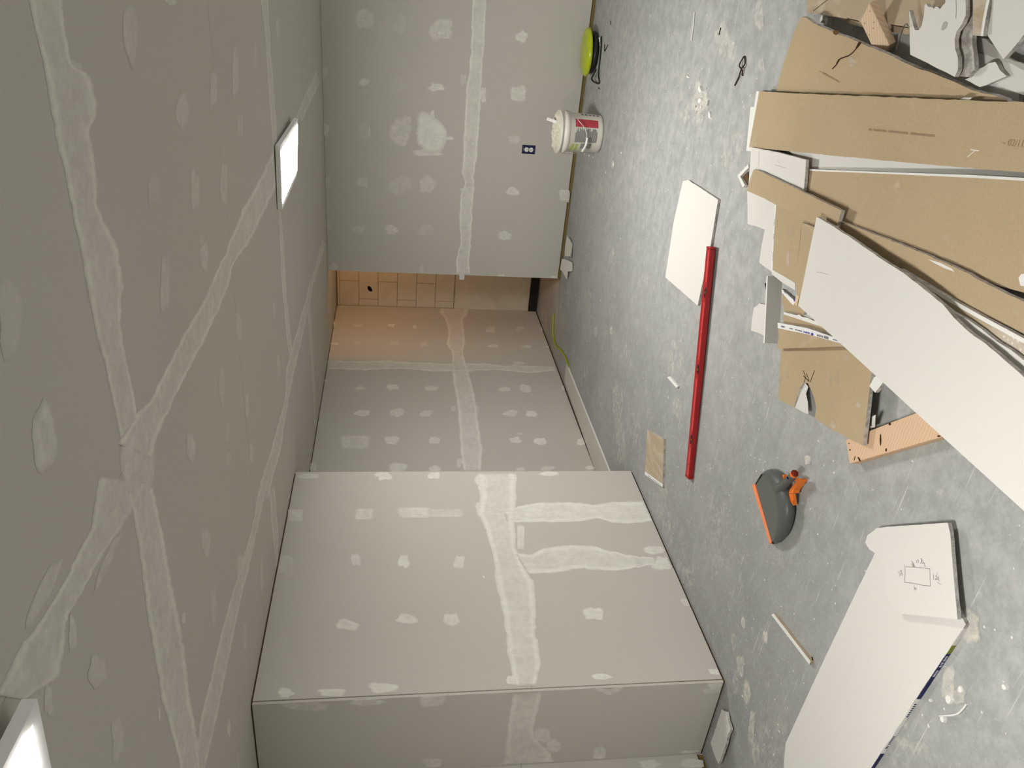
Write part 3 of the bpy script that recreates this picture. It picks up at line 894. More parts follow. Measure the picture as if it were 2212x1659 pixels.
# broken pieces at the foot of the back wall
board('pointed grey drywall sliver leaning on the foot of the back wall beside the passage',
      [(1225, 509), (1235, 526), (1232, 554), (1220, 553), (1221, 530)], [(1225, 509, .030), (1235, 526, .014), (1219, 570, .05)], 'dry', 'white2', .010, .0012)
board('crumpled white drywall fragment at the bare end of the back wall',
      [(1214, 559), (1226, 562), (1236, 568), (1235, 586), (1226, 586), (1224, 603), (1216, 588), (1210, 582)], [(1214, 557, .050), (1236, 570, .016), (1224, 603, .018)], 'white2', 'gyp', .009, .003)


# --- the pile: lower, far left group first
B1 = board('torn brown-backed board with a ripped notch at the lower left of the pile',
           [(1687, 752), (1870, 748), (1884, 795), (1864, 962), (1846, 954), (1825, 943), (1790, 924), (1766, 908), (1760, 903), (1763, 880), (1758, 858), (1752, 842), (1745, 828), (1737, 826), (1727, 840), (1717, 872), (1715, 880), (1681, 862), (1684, 800)],
           [(1684, 755, .0130), (1681, 862, .0140), (1860, 960, .0600)], 'brown', 'white2', T, .0012)
mkw = [onplane(Vector(B1['plane'][:3]), Vector(B1['plane'][3:]), x, y) for x, y in [(1737, 826), (1727, 840), (1715, 880), (1728, 889), (1744, 895), (1741, 870), (1739, 850), (1742, 836)]]
mk('torn_gypsum_flap', [q - Vector((0, 0, .004 + .004 * (i % 2))) for i, q in enumerate(mkw)], [(0, 1, 7), (1, 2, 6, 7), (2, 3, 5, 6), (3, 4, 5)], M['white2'], B1)
ink_line(B1, [[(1735, 800), (1741, 815), (1737, 826)], [(1742, 806), (1748, 822)], [(1750, 826), (1760, 800)], [(1736, 812), (1748, 824)]], .0018, 'crack', 'crack')
for cx_, cy_, a, b in [(1791, 818, 5, 16), (1809, 815, 5, 18), (1795, 870, 5, 10), (1800, 915, 6, 12), (1854, 875, 5, 6), (1827, 775, 8, 8), (1686, 818, 3, 12), (1701, 812, 2.5, 9)]:
    decal(B1, [(cx_ + a * math.cos(u) * (1 + .3 * math.sin(3 * u)), cy_ + b * math.sin(u)) for u in [i * .7 for i in range(9)]], 'dusty', 'dust_scuff')
B2 = board('brown-backed board with a white printed paper edge strip at the left of the pile',
           [(1680, 697), (1745, 709), (1820, 735), (1880, 758), (1830, 748), (1755, 751), (1678, 753), (1682, 725)], [(1680, 697, .044), (1860, 755, .088), (1678, 753, .038)], 'brown', 'white2', T, .0010)
decal(B2, [(1680, 697), (1745, 709), (1820, 735), (1824, 744), (1745, 722), (1680, 709)], 'tape', 'printed_edge_strip')
print_marks(B2, (1684, 707), (1822, 742), .013, [(.03, .10, .2, .75, 5), (.18, .24, .3, .7, 4), (.28, .40, .3, .7, 8), (.63, .72, .15, .8, 6), (.73, .80, .1, .9, 8), (.86, .97, .2, .6, 8)], 'ink', 'small_print')
print_marks(B2, (1684, 707), (1822, 742), .013, [(.42, .52, .25, .75, 6), (.54, .58, .05, .95, 1)], 'blue', 'blue_print')
B3 = board('brown-backed board with a crumbled white edge under the printed strip board',
           [(1694, 674), (1730, 684), (1762, 694), (1800, 706), (1830, 725), (1828, 742), (1745, 716), (1692, 697)], [(1694, 674, .030), (1800, 706, .046), (1692, 697, .024)], 'brown', 'white2', T, .0010)
decal(B3, [(1694, 674), (1722, 681), (1727, 679), (1733, 684), (1748, 687), (1757, 692), (1775, 696), (1800, 706), (1795, 710), (1765, 702), (1740, 694), (1720, 687), (1694, 679)], 'cutwhite', 'crumbled_edge', .0025, .0025)
B4 = board('low board with a thin white and blue printed strip between pile and shaded board',
           [(1689, 624), (1715, 648), (1745, 674), (1790, 712), (1760, 700), (1695, 676), (1690, 655)], .0150, 'brown', 'white2', T, .0008)
decal(B4, [(1689, 624), (1715, 648), (1755, 682), (1780, 703), (1772, 704), (1737, 682), (1708, 654), (1689, 632)], 'tape', 'printed_edge_strip')
print_marks(B4, (1690, 629), (1775, 701), .012, [(.04, .12, .2, .8, 5), (.15, .3, .3, .8, 8), (.5, .62, .3, .7, 6), (.7, .9, .3, .7, 8)], 'ink', 'small_print')
print_marks(B4, (1690, 629), (1775, 701), .012, [(.31, .35, .05, .95, 1)], 'blue', 'blue_print')
# narrow strip standing on its edge, its shaded side darkened in the face colour
w0, w1 = fl(1690, 596), fl(1683, 742)
dd = (w1 - w0); nn = Vector((dd.y, -dd.x, 0)).normalized()
if nn.dot(CAM - w0) < 0: nn = -nn
tb = thing('drywall_scrap', 'narrow drywall strip standing on its edge with its grey side in shade', 'drywall scrap', (w0 + w1) / 2)
lean = Vector((0, 0, .048)) - nn * .030
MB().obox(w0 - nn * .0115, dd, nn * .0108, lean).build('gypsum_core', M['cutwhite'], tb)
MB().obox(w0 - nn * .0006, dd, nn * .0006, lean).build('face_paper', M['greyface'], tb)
board('little ivory drywall square with rounded corner on the floor left of the pile',
      [(1640, 655), (1664, 661), (1662, 700), (1660, 729), (1640, 720), (1622, 714), (1624, 690), (1629, 664), (1636, 660)], .0132, 'white', 'brown', T, .0012)
B7 = board('ivory drywall piece with a notched lower side at the left edge of the pile',
           [(1614, 405), (1680, 430), (1676, 500), (1668, 588), (1655, 578), (1640, 567), (1645, 530), (1652, 496), (1634, 489), (1615, 484)], .0290, 'white', 'brown', T, .0010)
B8 = board('brown-backed drywall panel resting on the notched ivory piece',
           [(1675, 440), (1740, 462), (1800, 480), (1800, 560), (1735, 680), (1712, 664), (1722, 640), (1718, 615), (1690, 600), (1667, 586), (1670, 510)], .0430, 'brown', 'white', T, .0008)
decal(B8, [(1674, 441), (1677, 442), (1672, 510), (1669, 587), (1666, 586), (1670, 510)], 'tape', 'paper_edge')
print_marks(B8, (1672.5, 455), (1667.5, 583), .010, [(.15, .26, .3, .7, 5), (.4, .48, .3, .7, 4), (.7, .85, .3, .7, 6)], 'ink', 'small_print')
decal(B8, [(1668, 582), (1690, 594), (1718, 611), (1718, 627), (1690, 610), (1668, 592)], 'white', 'torn_paper_tab', .0016, .0008)
decal(B8, [(1721, 636), (1727, 640), (1722, 662), (1717, 655)], 'pine', 'paper_tab', .002, .0008)
ink_line(B8, [[(1731, 492), (1727, 535), (1723, 562)]], .0007, 'pencil', 'pencil_line')
decal(B8, [(1700, 492), (1712, 484), (1716, 498), (1706, 514), (1700, 510)], 'dusty', 'dust_scuff'); decal(B8, [(1700, 545), (1706, 540), (1705, 575), (1699, 572)], 'dusty', 'dust_scuff')
board('thin brown-topped drywall sliver poking out beneath the big ivory board', [(1732, 480), (1775, 497), (1775, 505), (1731, 484)], .062, 'brown', 'cutwhite', .011, .0006, core='cutwhite')

T2 = board('wide brown-backed drywall panel with faint date print on the right of the pile',
           [(1640, 197), (1700, 201), (1900, 209), (2100, 217), (2240, 222), (2300, 224), (2300, 380), (2150, 368), (1900, 346), (1740, 330), (1618, 318)],
           [(1640, 197, .045), (1618, 320, .042), (2212, 300, .072)], 'brown', 'white', T, .0018, [0, 1, 2, 3, 6, 7, 8])
board('white-faced drywall panel showing as a thin white rim under the wide brown panel', [(1634, 197), (1660, 199), (1680, 330), (1617, 322), (1624, 262)], .0270, 'cutwhite', 'brown', T, .0006, core='cutwhite')
board('lowest white drywall piece under the rim of the wide brown panel', [(1621, 231), (1660, 232), (1660, 330), (1612, 326)], .0132, 'cutwhite', 'brown', T, .0006, core='cutwhite')
print_marks(T2, (1876, 283), (2022, 298), .010, [(.0, .06, .2, .9, 3), (.08, .3, .2, .9, 12), (.32, .62, .2, .9, 16), (.65, .98, .2, .9, 18)], 'faint', 'faint_print')
ink_line(T2, [[(1876, 274), (1890, 271), (1907, 269)], [(2028, 326), (2050, 324)], [(1911, 310), (1912, 300)]], .0015, 'dusty', 'scratch')
ink_line(T2, [[(2090, 339), (2100, 331), (2106, 326)], [(2097, 323), (2115, 326)]], .0012, 'cutwhite', 'scratch')
# the legible part of the print: 02/11/
cu = bpy.data.curves.new('date_print', 'FONT'); cu.body = '~ 02/11/'; cu.size = .022; cu.extrude = .0001
tx = bpy.data.objects.new('date_print', cu); col.objects.link(tx)
pp, pn = Vector(T2['plane'][:3]), Vector(T2['plane'][3:])
A_, B_ = onplane(pp, pn, 2163, 314), onplane(pp, pn, 2210, 318)
xv = (B_ - A_).normalized(); yv = pn.cross(xv)
cu.size = (B_ - A_).length / 3.1
o_ = A_ + pn * .0008 - ORG[T2.name]
tx.matrix_world = Matrix(((xv.x, yv.x, pn.x, o_.x), (xv.y, yv.y, pn.y, o_.y), (xv.z, yv.z, pn.z, o_.z), (0, 0, 0, 1)))
bpy.context.view_layer.update()
me_ = bpy.data.meshes.new_from_object(tx)
me_.materials.clear(); me_.materials.append(M['faint'])
dp = bpy.data.objects.new('date_print', me_); col.objects.link(dp); dp.parent = T2
dp.matrix_world = tx.matrix_world.copy(); dp['kind'] = 'stuff'
dp.matrix_local = Matrix(((xv.x, yv.x, pn.x, o_.x), (xv.y, yv.y, pn.y, o_.y), (xv.z, yv.z, pn.z, o_.z), (0, 0, 0, 1)))
bpy.data.objects.remove(tx)

T1 = board('cracked brown-backed drywall triangle with a curved broken edge behind the wide panel',
           [(1730, 37), (1740, 38), (1757, 50), (1785, 62), (1805, 72), (1850, 89), (1882, 102), (1915, 116), (1945, 131), (1980, 147), (2020, 160), (2050, 172), (2075, 183), (2100, 195), (2135, 203), (2175, 216), (2180, 226), (1900, 214), (1676, 199), (1690, 145), (1712, 78)],
           [(1730, 37, .100), (1676, 199, .019), (2150, 210, .048)], 'brown', 'white2', T, .0022, list(range(0, 15)))
ink_line(T1, [[(1858, 90), (1854, 98), (1850, 105), (1842, 114), (1834, 120), (1820, 125), (1815, 127), (1810, 135), (1807, 140), (1798, 149)]], .0022, 'crack', 'crack')
decal(T1, [(1855, 90), (1862, 91), (1856, 100), (1849, 108), (1848, 104)], 'crack', 'crack_mouth'); decal(T1, [(1819, 124), (1812, 131), (1807, 141), (1806, 137), (1811, 128)], 'crack', 'crack_mouth')
decal(T1, [(1835, 122), (1850, 130), (1848, 140), (1838, 146), (1832, 135)], 'dusty', 'dust_scuff')
decal(T1, [(1800, 66), (1812, 66), (1812, 72), (1806, 76), (1800, 72)], 'stud', 'paper_tear', .0008)
print_marks(T1, (1771, 157), (1815, 181), .010, [(0, .06, .3, .9, 1), (.12, .98, .2, .9, 16)], 'faint', 'faint_print')

B12 = board('white-faced drywall panel showing as a long white band in the middle of the pile',
            [(1700, 322), (1800, 330), (2000, 345), (2300, 366), (2300, 396), (2000, 374), (1745, 364)], .0280, 'white', 'brown', T, .0008)
B13 = board('largest brown-backed drywall sheet with a white paper rim in the middle of the pile',
            [(1745, 366), (1900, 372), (2100, 379), (2300, 390), (2300, 660), (2212, 632), (2140, 612), (2030, 560), (1800, 492), (1744, 440)],
            [(1745, 366, .044), (1800, 492, .046), (2212, 500, .062)], 'brown', 'white', T, .0010, [4, 5, 6, 7])
decal(B13, [(1745, 365), (1900, 371), (2100, 378), (2300, 389), (2300, 396), (2100, 384), (1900, 375), (1745, 369)], 'cutwhite', 'paper_rim', .0008, .0008)
B11 = board('ivory drywall rectangle with pencil ticks lying across the left end of the pile',
            [(1623, 318), (1680, 329), (1741, 345), (1739, 380), (1736, 412), (1690, 425), (1616, 408), (1620, 360)], [(1623, 318, .058), (1741, 345, .066), (1625, 405, .050)], 'white', 'brown', T, .0008)
ink_line(B11, [[(1674, 356), (1697, 363)], [(1680, 345), (1684, 352)], [(1640, 326), (1639, 360)]], .0007, 'pencil', 'pencil_marks')
B10 = board('narrow brown-backed drywall strip lying slantwise on top of the ivory rectangle',
            [(1628, 366), (1640, 369), (1700, 398), (1760, 427), (1818, 455), (1808, 488), (1760, 476), (1735, 470), (1675, 442), (1650, 428), (1613, 412), (1620, 388)], [(1628, 366, .074), (1818, 455, .086), (1613, 412, .068)], 'brown', 'white', T, .0010, [0, 1, 2, 3, 8, 9])
B14 = board('long brown-backed drywall offcut with a broken grey edge beside the big ivory board',
            [(1815, 478), (1900, 510), (2000, 549), (2060, 576), (2100, 596), (2150, 622), (2212, 652), (2300, 695), (2300, 785), (2212, 722), (2090, 660), (1985, 600), (1860, 560)], [(1815, 478, .066), (2212, 652, .082), (1985, 600, .070)], 'brown', 'white', T, .0020, list(range(0, 7)))
decal(B14, [(2005, 560), (2032, 568), (2056, 580), (2062, 587), (2042, 580), (2018, 568)], 'cutwhite', 'chipped_white_edge')
B15 = board('dusty brown-backed drywall piece with a clean white rim beside the big ivory board',
            [(1945, 580), (2050, 643), (2130, 687), (2212, 731), (2300, 778), (2300, 900), (2212, 800), (2100, 720), (1990, 640)], [(1945, 580, .082), (2300, 778, .094), (1990, 640, .083)], 'dusty', 'white', T, .0006)
decal(B15, [(1960, 589), (2050, 643), (2130, 687), (2212, 731), (2300, 778), (2300, 791), (2212, 742), (2130, 697), (2050, 652), (1965, 599)], 'cutwhite', 'paper_rim', .0008, .0008)
for k in range(22):
    i, j = k % 6, k // 6
    x, y = 2172 + i * 9 - j * 3, 716 + i * 7 + j * 11
    if x < 2225: decal(B15, [(x - 3, y), (x, y - 4), (x + 3, y), (x, y + 4)], 'dusty' if (i + j) % 5 == 4 else 'white2', 'boot_print_lug')
B16 = board('broken drywall strip with white paper lip tucked under the big ivory board',
            [(1965, 602), (2045, 664), (2110, 704), (2165, 745), (2185, 757), (2240, 800), (2200, 860), (2100, 780), (1950, 640)], [(1965, 602, .098), (2240, 800, .106), (1950, 640, .098)], 'white2', 'white2', T, .0022, [0, 1, 2, 3, 4])
DG = board('big ivory drywall panel lying diagonally across the top of the pile',
           [(1764, 468), (1800, 489), (1850, 522), (1905, 560), (1960, 596), (2035, 656), (2060, 686), (2085, 710), (2130, 743), (2170, 778), (2212, 815), (2300, 890), (2300, 1186), (2212, 1104), (2100, 1002), (1980, 893), (1830, 755), (1724, 660), (1735, 610), (1748, 545)],
           [(1764, 468, .112), (1724, 660, .110), (2212, 960, .132)], 'white', 'white2', .0135, .0016, list(range(0, 11)))
ink_line(DG, [[(1763, 587), (1778, 590), (1790, 593)]], .0007, 'pencil', 'pencil_line')
board('white drywall corner jutting out beneath the lower side of the big ivory board', [(1893, 812), (1907, 826), (1890, 848), (1878, 834), (1888, 815)], .075, 'cutwhite', 'white2', T, .001)

# --- upper right group
T3 = board('dusty brown-backed board at the far right end of the pile under the wood block',
           [(1742, -70), (1742, 27), (1795, 35), (1860, 46), (1900, 52), (1965, 58), (2100, 76), (2140, 70), (2150, -70)], [(1742, 0, .036), (1860, 46, .040), (2140, 20, .046)], 'dusty', 'white2', T, .0016, [1, 2, 3, 4, 5])
ink_line(T3, [[(1757, 24), (1772, 12), (1790, -2)]], .0014, 'crack', 'crack'); ink_line(T3, [[(1830, 40), (1856, 46)], [(1925, 54), (1964, 60)]], .0014, 'crack', 'crack')
board('lower brown-backed board with a white rim just below the wood block', [(1745, 20), (1800, 30), (1840, 55), (1965, 75), (2040, 90), (2100, 96), (2100, 20)], [(1745, 20, .015), (1965, 75, .017), (2100, 40, .019)], 'dusty', 'white2', T, .0014, core='cutwhite')
T5 = board('torn white-faced drywall piece with jagged top corner at the right end of the pile',
           [(2042, -70), (2042, 6), (2036, 12), (2030, 20), (2026, 15), (2021, 14), (2017, 19), (2013, 15), (2005, 15), (2000, 8), (1997, 12), (1996, 32), (1991, 55), (1985, 65), (1976, 65), (1972, 52), (1968, 38), (1964, 22), (1965, 70), (1966, 118), (1995, 132), (2030, 150), (2062, 166), (2069, 150), (2069, 125), (2063, 105), (2062, 85), (2066, 68), (2078, 52), (2086, 32), (2086, 10), (2085, -70)],
           [(1964, 30, .089), (2062, 166, .086), (2080, 0, .096)], 'white', 'brown', T, .0014, list(range(19, 31)))
decal(T5, [(2037, 50), (2043, 45), (2048, 50), (2045, 60), (2038, 66), (2033, 64)], 'greyface', 'smudge')
ink_line(T5, [[(2065, -5), (2066, 20), (2065, 40)]], .0008, 'pencil', 'crease')
board('crumbling grey gypsum strip without paper beside the torn white piece',
      [(2088, -70), (2100, -70), (2100, 60), (2102, 110), (2105, 150), (2098, 158), (2090, 166), (2074, 165), (2070, 156), (2072, 130), (2066, 110), (2065, 92), (2070, 72), (2080, 56), (2088, 34)], [(2090, 0, .068), (2100, 60, .067), (2080, 160, .066)], 'gyp', 'white2', T, .004)
T7 = board('narrow brown-backed offcut with a chipped white rim at the top right of the pile',
           [(2101, -70), (2101, 76), (2122, 78), (2128, 40), (2136, 0), (2142, -70)], [(2101, 0, .085), (2122, 78, .080), (2142, -40, .088)], 'dusty', 'white2', T, .002)
decal(T7, [(2119, 78), (2124, 78), (2130, 38), (2138, 0), (2142, -70), (2137, -70), (2132, 0), (2124, 40)], 'cutwhite', 'paper_rim', .001, .001)
T8 = board('pale grey drywall slab with a pointed lower corner at the right end of the pile',
           [(2150, -70), (2142, 20), (2133, 76), (2150, 102), (2167, 128), (2190, 102), (2212, 74), (2300, -20), (2300, -70)], [(2140, 60, .070), (2167, 128, .062), (2212, 0, .085)], 'white2', 'brown', T, .0010)
board('short dull strip standing in for the shadow gap under the pointed pale slab', [(2100, 80), (2130, 84), (2170, 122), (2240, 150), (2240, 165), (2165, 130), (2104, 108)], .030, 'greyface', 'white2', T, .002)  # dull grey piece added where only the floor gap lies in shadow
T10 = board('small cracked white drywall fragment below the pointed pale slab',
            [(2106, 152), (2124, 145), (2136, 136), (2150, 134), (2154, 140), (2160, 152), (2175, 165), (2150, 175), (2130, 184), (2116, 188), (2085, 172), (2098, 166)], [(2106, 152, .048), (2150, 134, .046), (2116, 188, .040)], 'white', 'white2', T, .0025)
board('white drywall piece lying flat beneath the small cracked fragment', [(2107, 112), (2165, 128), (2240, 150), (2240, 215), (2195, 200), (2150, 180), (2104, 160)], .0270, 'white2', 'brown', T, .001)
board('flattest white drywall piece along the broken edge of the cracked triangle', [(2020, 140), (2200, 190), (2200, 225), (2100, 200), (2040, 178)], .0135, 'white2', 'brown', T, .001)
# paper chip bent up between the triangle and the wide panel
mk_ = [fl(2073, 216, .058), fl(2082, 212, .075), (fl(2099, 212, .070)), fl(2090, 220, .058)]
tag(mk('paper_chip', mk_ + [q + Vector((.002, .002, -.003)) for q in mk_], [(0, 1, 2, 3), (7, 6, 5, 4), (0, 4, 5, 1), (1, 5, 6, 2), (2, 6, 7, 3), (3, 7, 4, 0)], M['cutwhite']), 'white curled paper chip caught on the upper side of the wide brown panel', 'paper scrap')
mk_ = [fl(2200, 600, .085), fl(2206, 592, .088), fl(2230, 590, .088), fl(2230, 622, .085), fl(2204, 617, .084)]
tag(MB().prism(mk_[::-1], (0, 0, -.006)).build('plaster_chip', M['cutwhite']), 'white plaster chip on the largest brown sheet at the picture edge', 'plaster chip')
# folded white paper tape corner at the far tip of the pile
tt = thing('paper_tape_scrap', 'folded white paper tape scrap sticking out at the far tip of the pile', 'paper scrap', fl(1603, 385))
MB().prism([fl(1593, 379, .022), fl(1616, 355, .022), fl(1617, 362, .020), fl(1599, 381, .020)], (0, 0, -.020)).build('upper_fold', M['cutwhite'], tt)
MB().prism([fl(1593, 379, .020), fl(1599, 381, .018), fl(1609, 400, .018), fl(1604, 405, .018)], (0, 0, -.016)).build('lower_fold', M['cutwhite'], tt)
MB().prism([fl(1598, 382, .004), fl(1616, 362, .004), fl(1616, 400, .004), fl(1607, 398, .004)], (0, 0, -.003)).build('inner_fold', M['stud'], tt)

# --- lumber
wb = thing('wood_block', 'pale pine block with mitred ends lying in the right end of the pile', 'wood block', fl(1900, 60, .03))
P0, N0 = plane_of([(1878, 6, .112), (1858, 46, .106), (1921, 97, .040)])
q4 = [onplane(P0, N0, *p) for p in [(1878, 6), (1858, 46), (1901, 137), (1921, 97)]]
o_ = MB().prism([q4[0], q4[1], q4[2], q4[3]], -N0 * .033).build('body', M['pine'], wb); bevel(o_, .002, 2)
mb = MB()
for x, y in [(1879, 24), (1888, 48), (1886, 61), (1877, 75), (1868, 50)]:
    c = onplane(P0, N0, x, y) + N0 * .0003
    mb.add([c + Vector((.0022 * math.cos(a), .0022 * math.sin(a), 0)) for a in [i * 1.05 for i in range(6)]], [tuple(range(6))])
mb.build('nail_hole', M['dark'], wb)['kind'] = 'stuff'
wd = thing('wood_stud_offcut', 'knotty pine stud offcut on the floor under the lower end of the big ivory board', 'wood block', fl(1930, 960))
q4 = [fl(x, y, .038) for x, y in [(1826, 950), (1985, 889), (2037, 943), (1835, 1002)]]
o_ = MB().prism(q4[::-1], (0, 0, -.038)).build('body', M['knot'], wd); bevel(o_, .003, 2)
if True:
    mb = MB()
    for x, y, a, b, r in [(1902, 950, 2, 14, 0), (1846, 990, 1, 6, .3), (1856, 992, 2, 6, -.5), (1836, 972, 2, 1.5, 0), (1834, 958, 1.5, 1.2, 0), (1914, 972, 2, 4, 0), (1922, 916, 3, 3, 0), (2028, 942, 4, 2, 0)]:
        mb.add([fl(x + a * math.cos(u) * math.cos(r) - b * math.sin(u) * math.sin(r), y + a * math.cos(u) * math.sin(r) + b * math.sin(u) * math.cos(r), .0384) for u in [i * .785 for i in range(8)]], [tuple(range(8))])
    mb.build('knot', M['crack'], wd)['kind'] = 'stuff'
# curled paper shavings in the gap beside the stud
tag(MB().tube(smooth_curve([fl(1866, 925, .030), fl(1871, 933, .012), fl(1876, 932, .010), fl(1882, 922, .034)], 5), .004, 6).build('paper_curl', M['cutwhite']), 'thin curled white paper loop between the torn board and the pine stud', 'paper scrap')
mk_ = [fl(1884, 901, .045), fl(1891, 899, .048), fl(1890, 923, .030), fl(1882, 924, .028)]
tag(MB().prism(mk_[::-1], (.003, .003, -.002)).build('paper_curl', M['cutwhite']), 'upright white paper scrap standing behind the pine stud', 'paper scrap')
# bent wire by the block
tag(MB().tube(smooth_curve([fl(1937, 108, .05), fl(1943, 86, .075), fl(1950, 62, .10), fl(1957, 51, .11), fl(1961, 55, .10), fl(1964, 59, .095)], 5), .0016, 6).build('bent_wire', M['steel']), 'thin bent wire standing up beside the pale pine block', 'wire')


# ------------------------------------------------------------------ worn dusty stains on the slab
for x, y, a, b, op in [(1600, 1440, 9, 24, .7), (1615, 1500, 9, 30, .8), (1624, 1570, 8, 38, .75), (1634, 1625, 9, 30, .6), (1588, 1475, 7, 26, .5), (1585, 1385, 7, 20, .5), (1606, 1345, 5, 14, .9), (1654, 1376, 5, 15, .9),
                       (1335, 870, 12, 60, .5), (1342, 960, 12, 50, .5), (1465, 880, 12, 25, .5), (1430, 1075, 14, 50, .35), (2092, 1350, 26, 34, .8), (2050, 1478, 16, 34, .8), (2072, 1505, 16, 18, .6),
                       (1560, 85, 18, 40, .6), (1582, 110, 12, 22, .6), (1513, 215, 18, 34, .7), (1511, 255, 14, 14, .6), (1640, 30, 12, 40, .6), (1645, 140, 8, 14, .6), (1745, 993, 7, 12, .9), (1287, 715, 4, 12, .7), (1321, 715, 3, 10, .8),
                       (1272, 515, 4, 14, .5), (1325, 545, 3, 9, .8), (1324, 355, 3, 9, .9), (1205, 645, 12, 40, .4), (1176, 690, 8, 30, .5), (2030, 1060, 10, 8, .4), (1890, 1010, 20, 10, .3)]:
    blob('G', x, y, a, b, op, False, None, 'dust_stain', 0, 'stain')

# ------------------------------------------------------------------ bucket of joint compound
BC = Vector((-1.172, 6.045, 0)); BH = .335
bk = thing('joint_compound_bucket', 'white pail heaped with joint compound standing by the back wall', 'bucket', BC)
prof = [(.128, .0), (.137, .006), (.139, .02), (.147, BH - .075), (.150, BH - .072), (.155, BH - .070), (.156, BH - .040), (.150, BH - .036), (.151, BH - .020), (.160, BH - .018), (.162, BH - .010), (.160, BH), (.150, BH), (.147, BH - .02)]
MB().lathe(prof, BC, 56, 0, True, False).build('pail', M['pail'], bk, True)
n = 44; v, f = [], []
for i in range(16):
    for j in range(n):
        a = 2 * math.pi * j / n; r = .149 * i / 15
        x, y = r * math.cos(a), r * math.sin(a)
        rg = abs(mnoise.noise((x * 38, y * 38, 2))) * .026 + abs(mnoise.noise((x * 90, y * 90, 7))) * .010
        v.append(BC + Vector((x, y, BH - .004 + (.026 * (1 - (r / .15) ** 2) + rg) * (1 if i < 15 else .2))))
for i in range(15):
    for j in range(n): f.append((i * n + j, i * n + (j + 1) % n, (i + 1) * n + (j + 1) % n, (i + 1) * n + j))
mk('compound_heap', v, [q for q in f], M['mud'], bk, False)
vd = (CAM - BC); vd.z = 0; vd.normalize(); sd = Vector((-vd.y, vd.x, 0))      # towards the camera, and to its right
if sd.dot(_rt) < 0: sd = -sd
cyl = lambda th, z, r: BC + (vd * math.cos(math.radians(th)) + sd * math.sin(math.radians(th))) * r + Vector((0, 0, z))
rad = lambda z: .139 + (.147 - .139) * (z - .02) / (BH - .095) + .0008
def label(name, mat, t0, t1, z0, z1, k=8, mb=None):
    m = mb or MB(); b = len(m.v)
    for i in range(k + 1):
        th_ = t0 + (t1 - t0) * i / k
        m.v.append(cyl(th_, z0, rad(z0))); m.v.append(cyl(th_, z1, rad(z1)))
    for i in range(k): m.f.append((b + 2 * i, b + 2 * i + 2, b + 2 * i + 3, b + 2 * i + 1)); m.m.append(0)
    return m if mb else m.build(name, M[mat], bk)
label('red_label', 'red_label', 17, 43, .045, .222)
mb = MB()
for i in range(22):
    z = .05 + .172 * i / 22
    label('', '', 14 - rnd.random() * 14 * (rnd.random() < .4), -28, z, z + .0056, 6, mb)
for i in range(9):
    z = .085 + .085 * i / 9
    label('', '', -31, -52 + 4 * rnd.random(), z, z + .006, 4, mb)
for i in range(5):
    z = .03 + .15 * i / 5
    label('', '', 64, 74, z, z + .018, 3, mb)
mb.build('printed_text', M['grey_label'], bk)['kind'] = 'stuff'
mb = MB()
for q in range(2):
    z = .185 + q * .032
    for i in range(5):
        label('', '', -34 - i * 6, -40 - i * 6, z + i * .002, z + .020 + i * .002, 2, mb)
mb.build('green_label', M['green_label'], bk)['kind'] = 'stuff'
bail = smooth_curve([cyl(86, .285, .157), cyl(70, .262, .160), cyl(52, .235, .163), cyl(33, .205, .163), cyl(12, .155, .162), cyl(-8, .135, .165)], 5)
MB().tube(bail, .0025, 6).build('bail_wire', M['wire'], bk)
MB().tube(smooth_curve([cyl(-52, .150, .168), cyl(-64, .190, .165), cyl(-80, .235, .163), cyl(-88, .285, .157)], 5), .0022, 6).build('bail_wire', M['wire'], bk)
MB().tube(smooth_curve([cyl(-10, .133, .166), cyl(-30, .134, .170), cyl(-52, .148, .168)], 4), .0085, 10).build('bail_grip', M['grip'], bk)
pd = thing('mixing_stick', 'white plastic stick poking out of the heaped compound in the pail', 'stick', cyl(52, BH + .01, .085))
w0 = cyl(46, BH - .01, .080); w1 = cyl(60, BH + .095, .100)
ax = (w1 - w0); sx = ax.cross(vd).normalized() * .022; sy = ax.cross(sx).normalized() * .006
o_ = MB().obox(w0 - sx * .5 - sy * .5, sx, sy, ax).build('handle', M['grip'], pd); bevel(o_, .003, 2)
c = w0 + ax * .86 + vd * .0042
MB().lathe([(.003, -.001), (.003, .001)], c, 10).build('hang_hole', M['dark'], pd)
for (x, y, r) in [(1273, 336, .010), (1263, 333, .006), (1281, 341, .005)]:
    p = fl(x, y)
    tag(mk('plaster_chip', [p + Vector((r * math.cos(a) * (1 + .3 * math.sin(3 * a)), r * .8 * math.sin(a), 0)) for a in [i * .9 for i in range(7)]] + [p + Vector((0, 0, r * .9))], [(i, (i + 1) % 7, 7) for i in range(7)] + [tuple(reversed(range(7)))], M['cutwhite']),
        'tiny white plaster crumb on the floor beside the pail', 'plaster chip', 'crumbs beside the pail')

# ------------------------------------------------------------------ lime green reel and cord
RC = fl(1299, 118); RC = Vector((RC.x - .012, 6.535, 0))
rl = thing('cord_reel', 'lime green glossy disc on a black base against the back wall', 'cord reel', RC)
k = 44; v, f = [], []
pr = [(.0, .098), (.05, .098), (.10, .096), (.145, .092), (.168, .084), (.180, .070), (.180, .058), (.165, .050), (.10, .048), (.0, .048)]
for i, (r, z) in enumerate(pr):
    for j in range(k):
        a = 2 * math.pi * j / k
        bump_ = .004 * mnoise.noise((r * 40 * math.cos(a), r * 40 * math.sin(a), 1)) if 0 < i < 4 else 0
        v.append(RC + Vector((r * math.cos(a), .86 * r * math.sin(a), z + bump_ - .09 * r * math.cos(a) * -.5)))
for i in range(len(pr) - 1):
    for j in range(k): f.append((i * k + j, (i + 1) * k + j, (i + 1) * k + (j + 1) % k, i * k + (j + 1) % k))
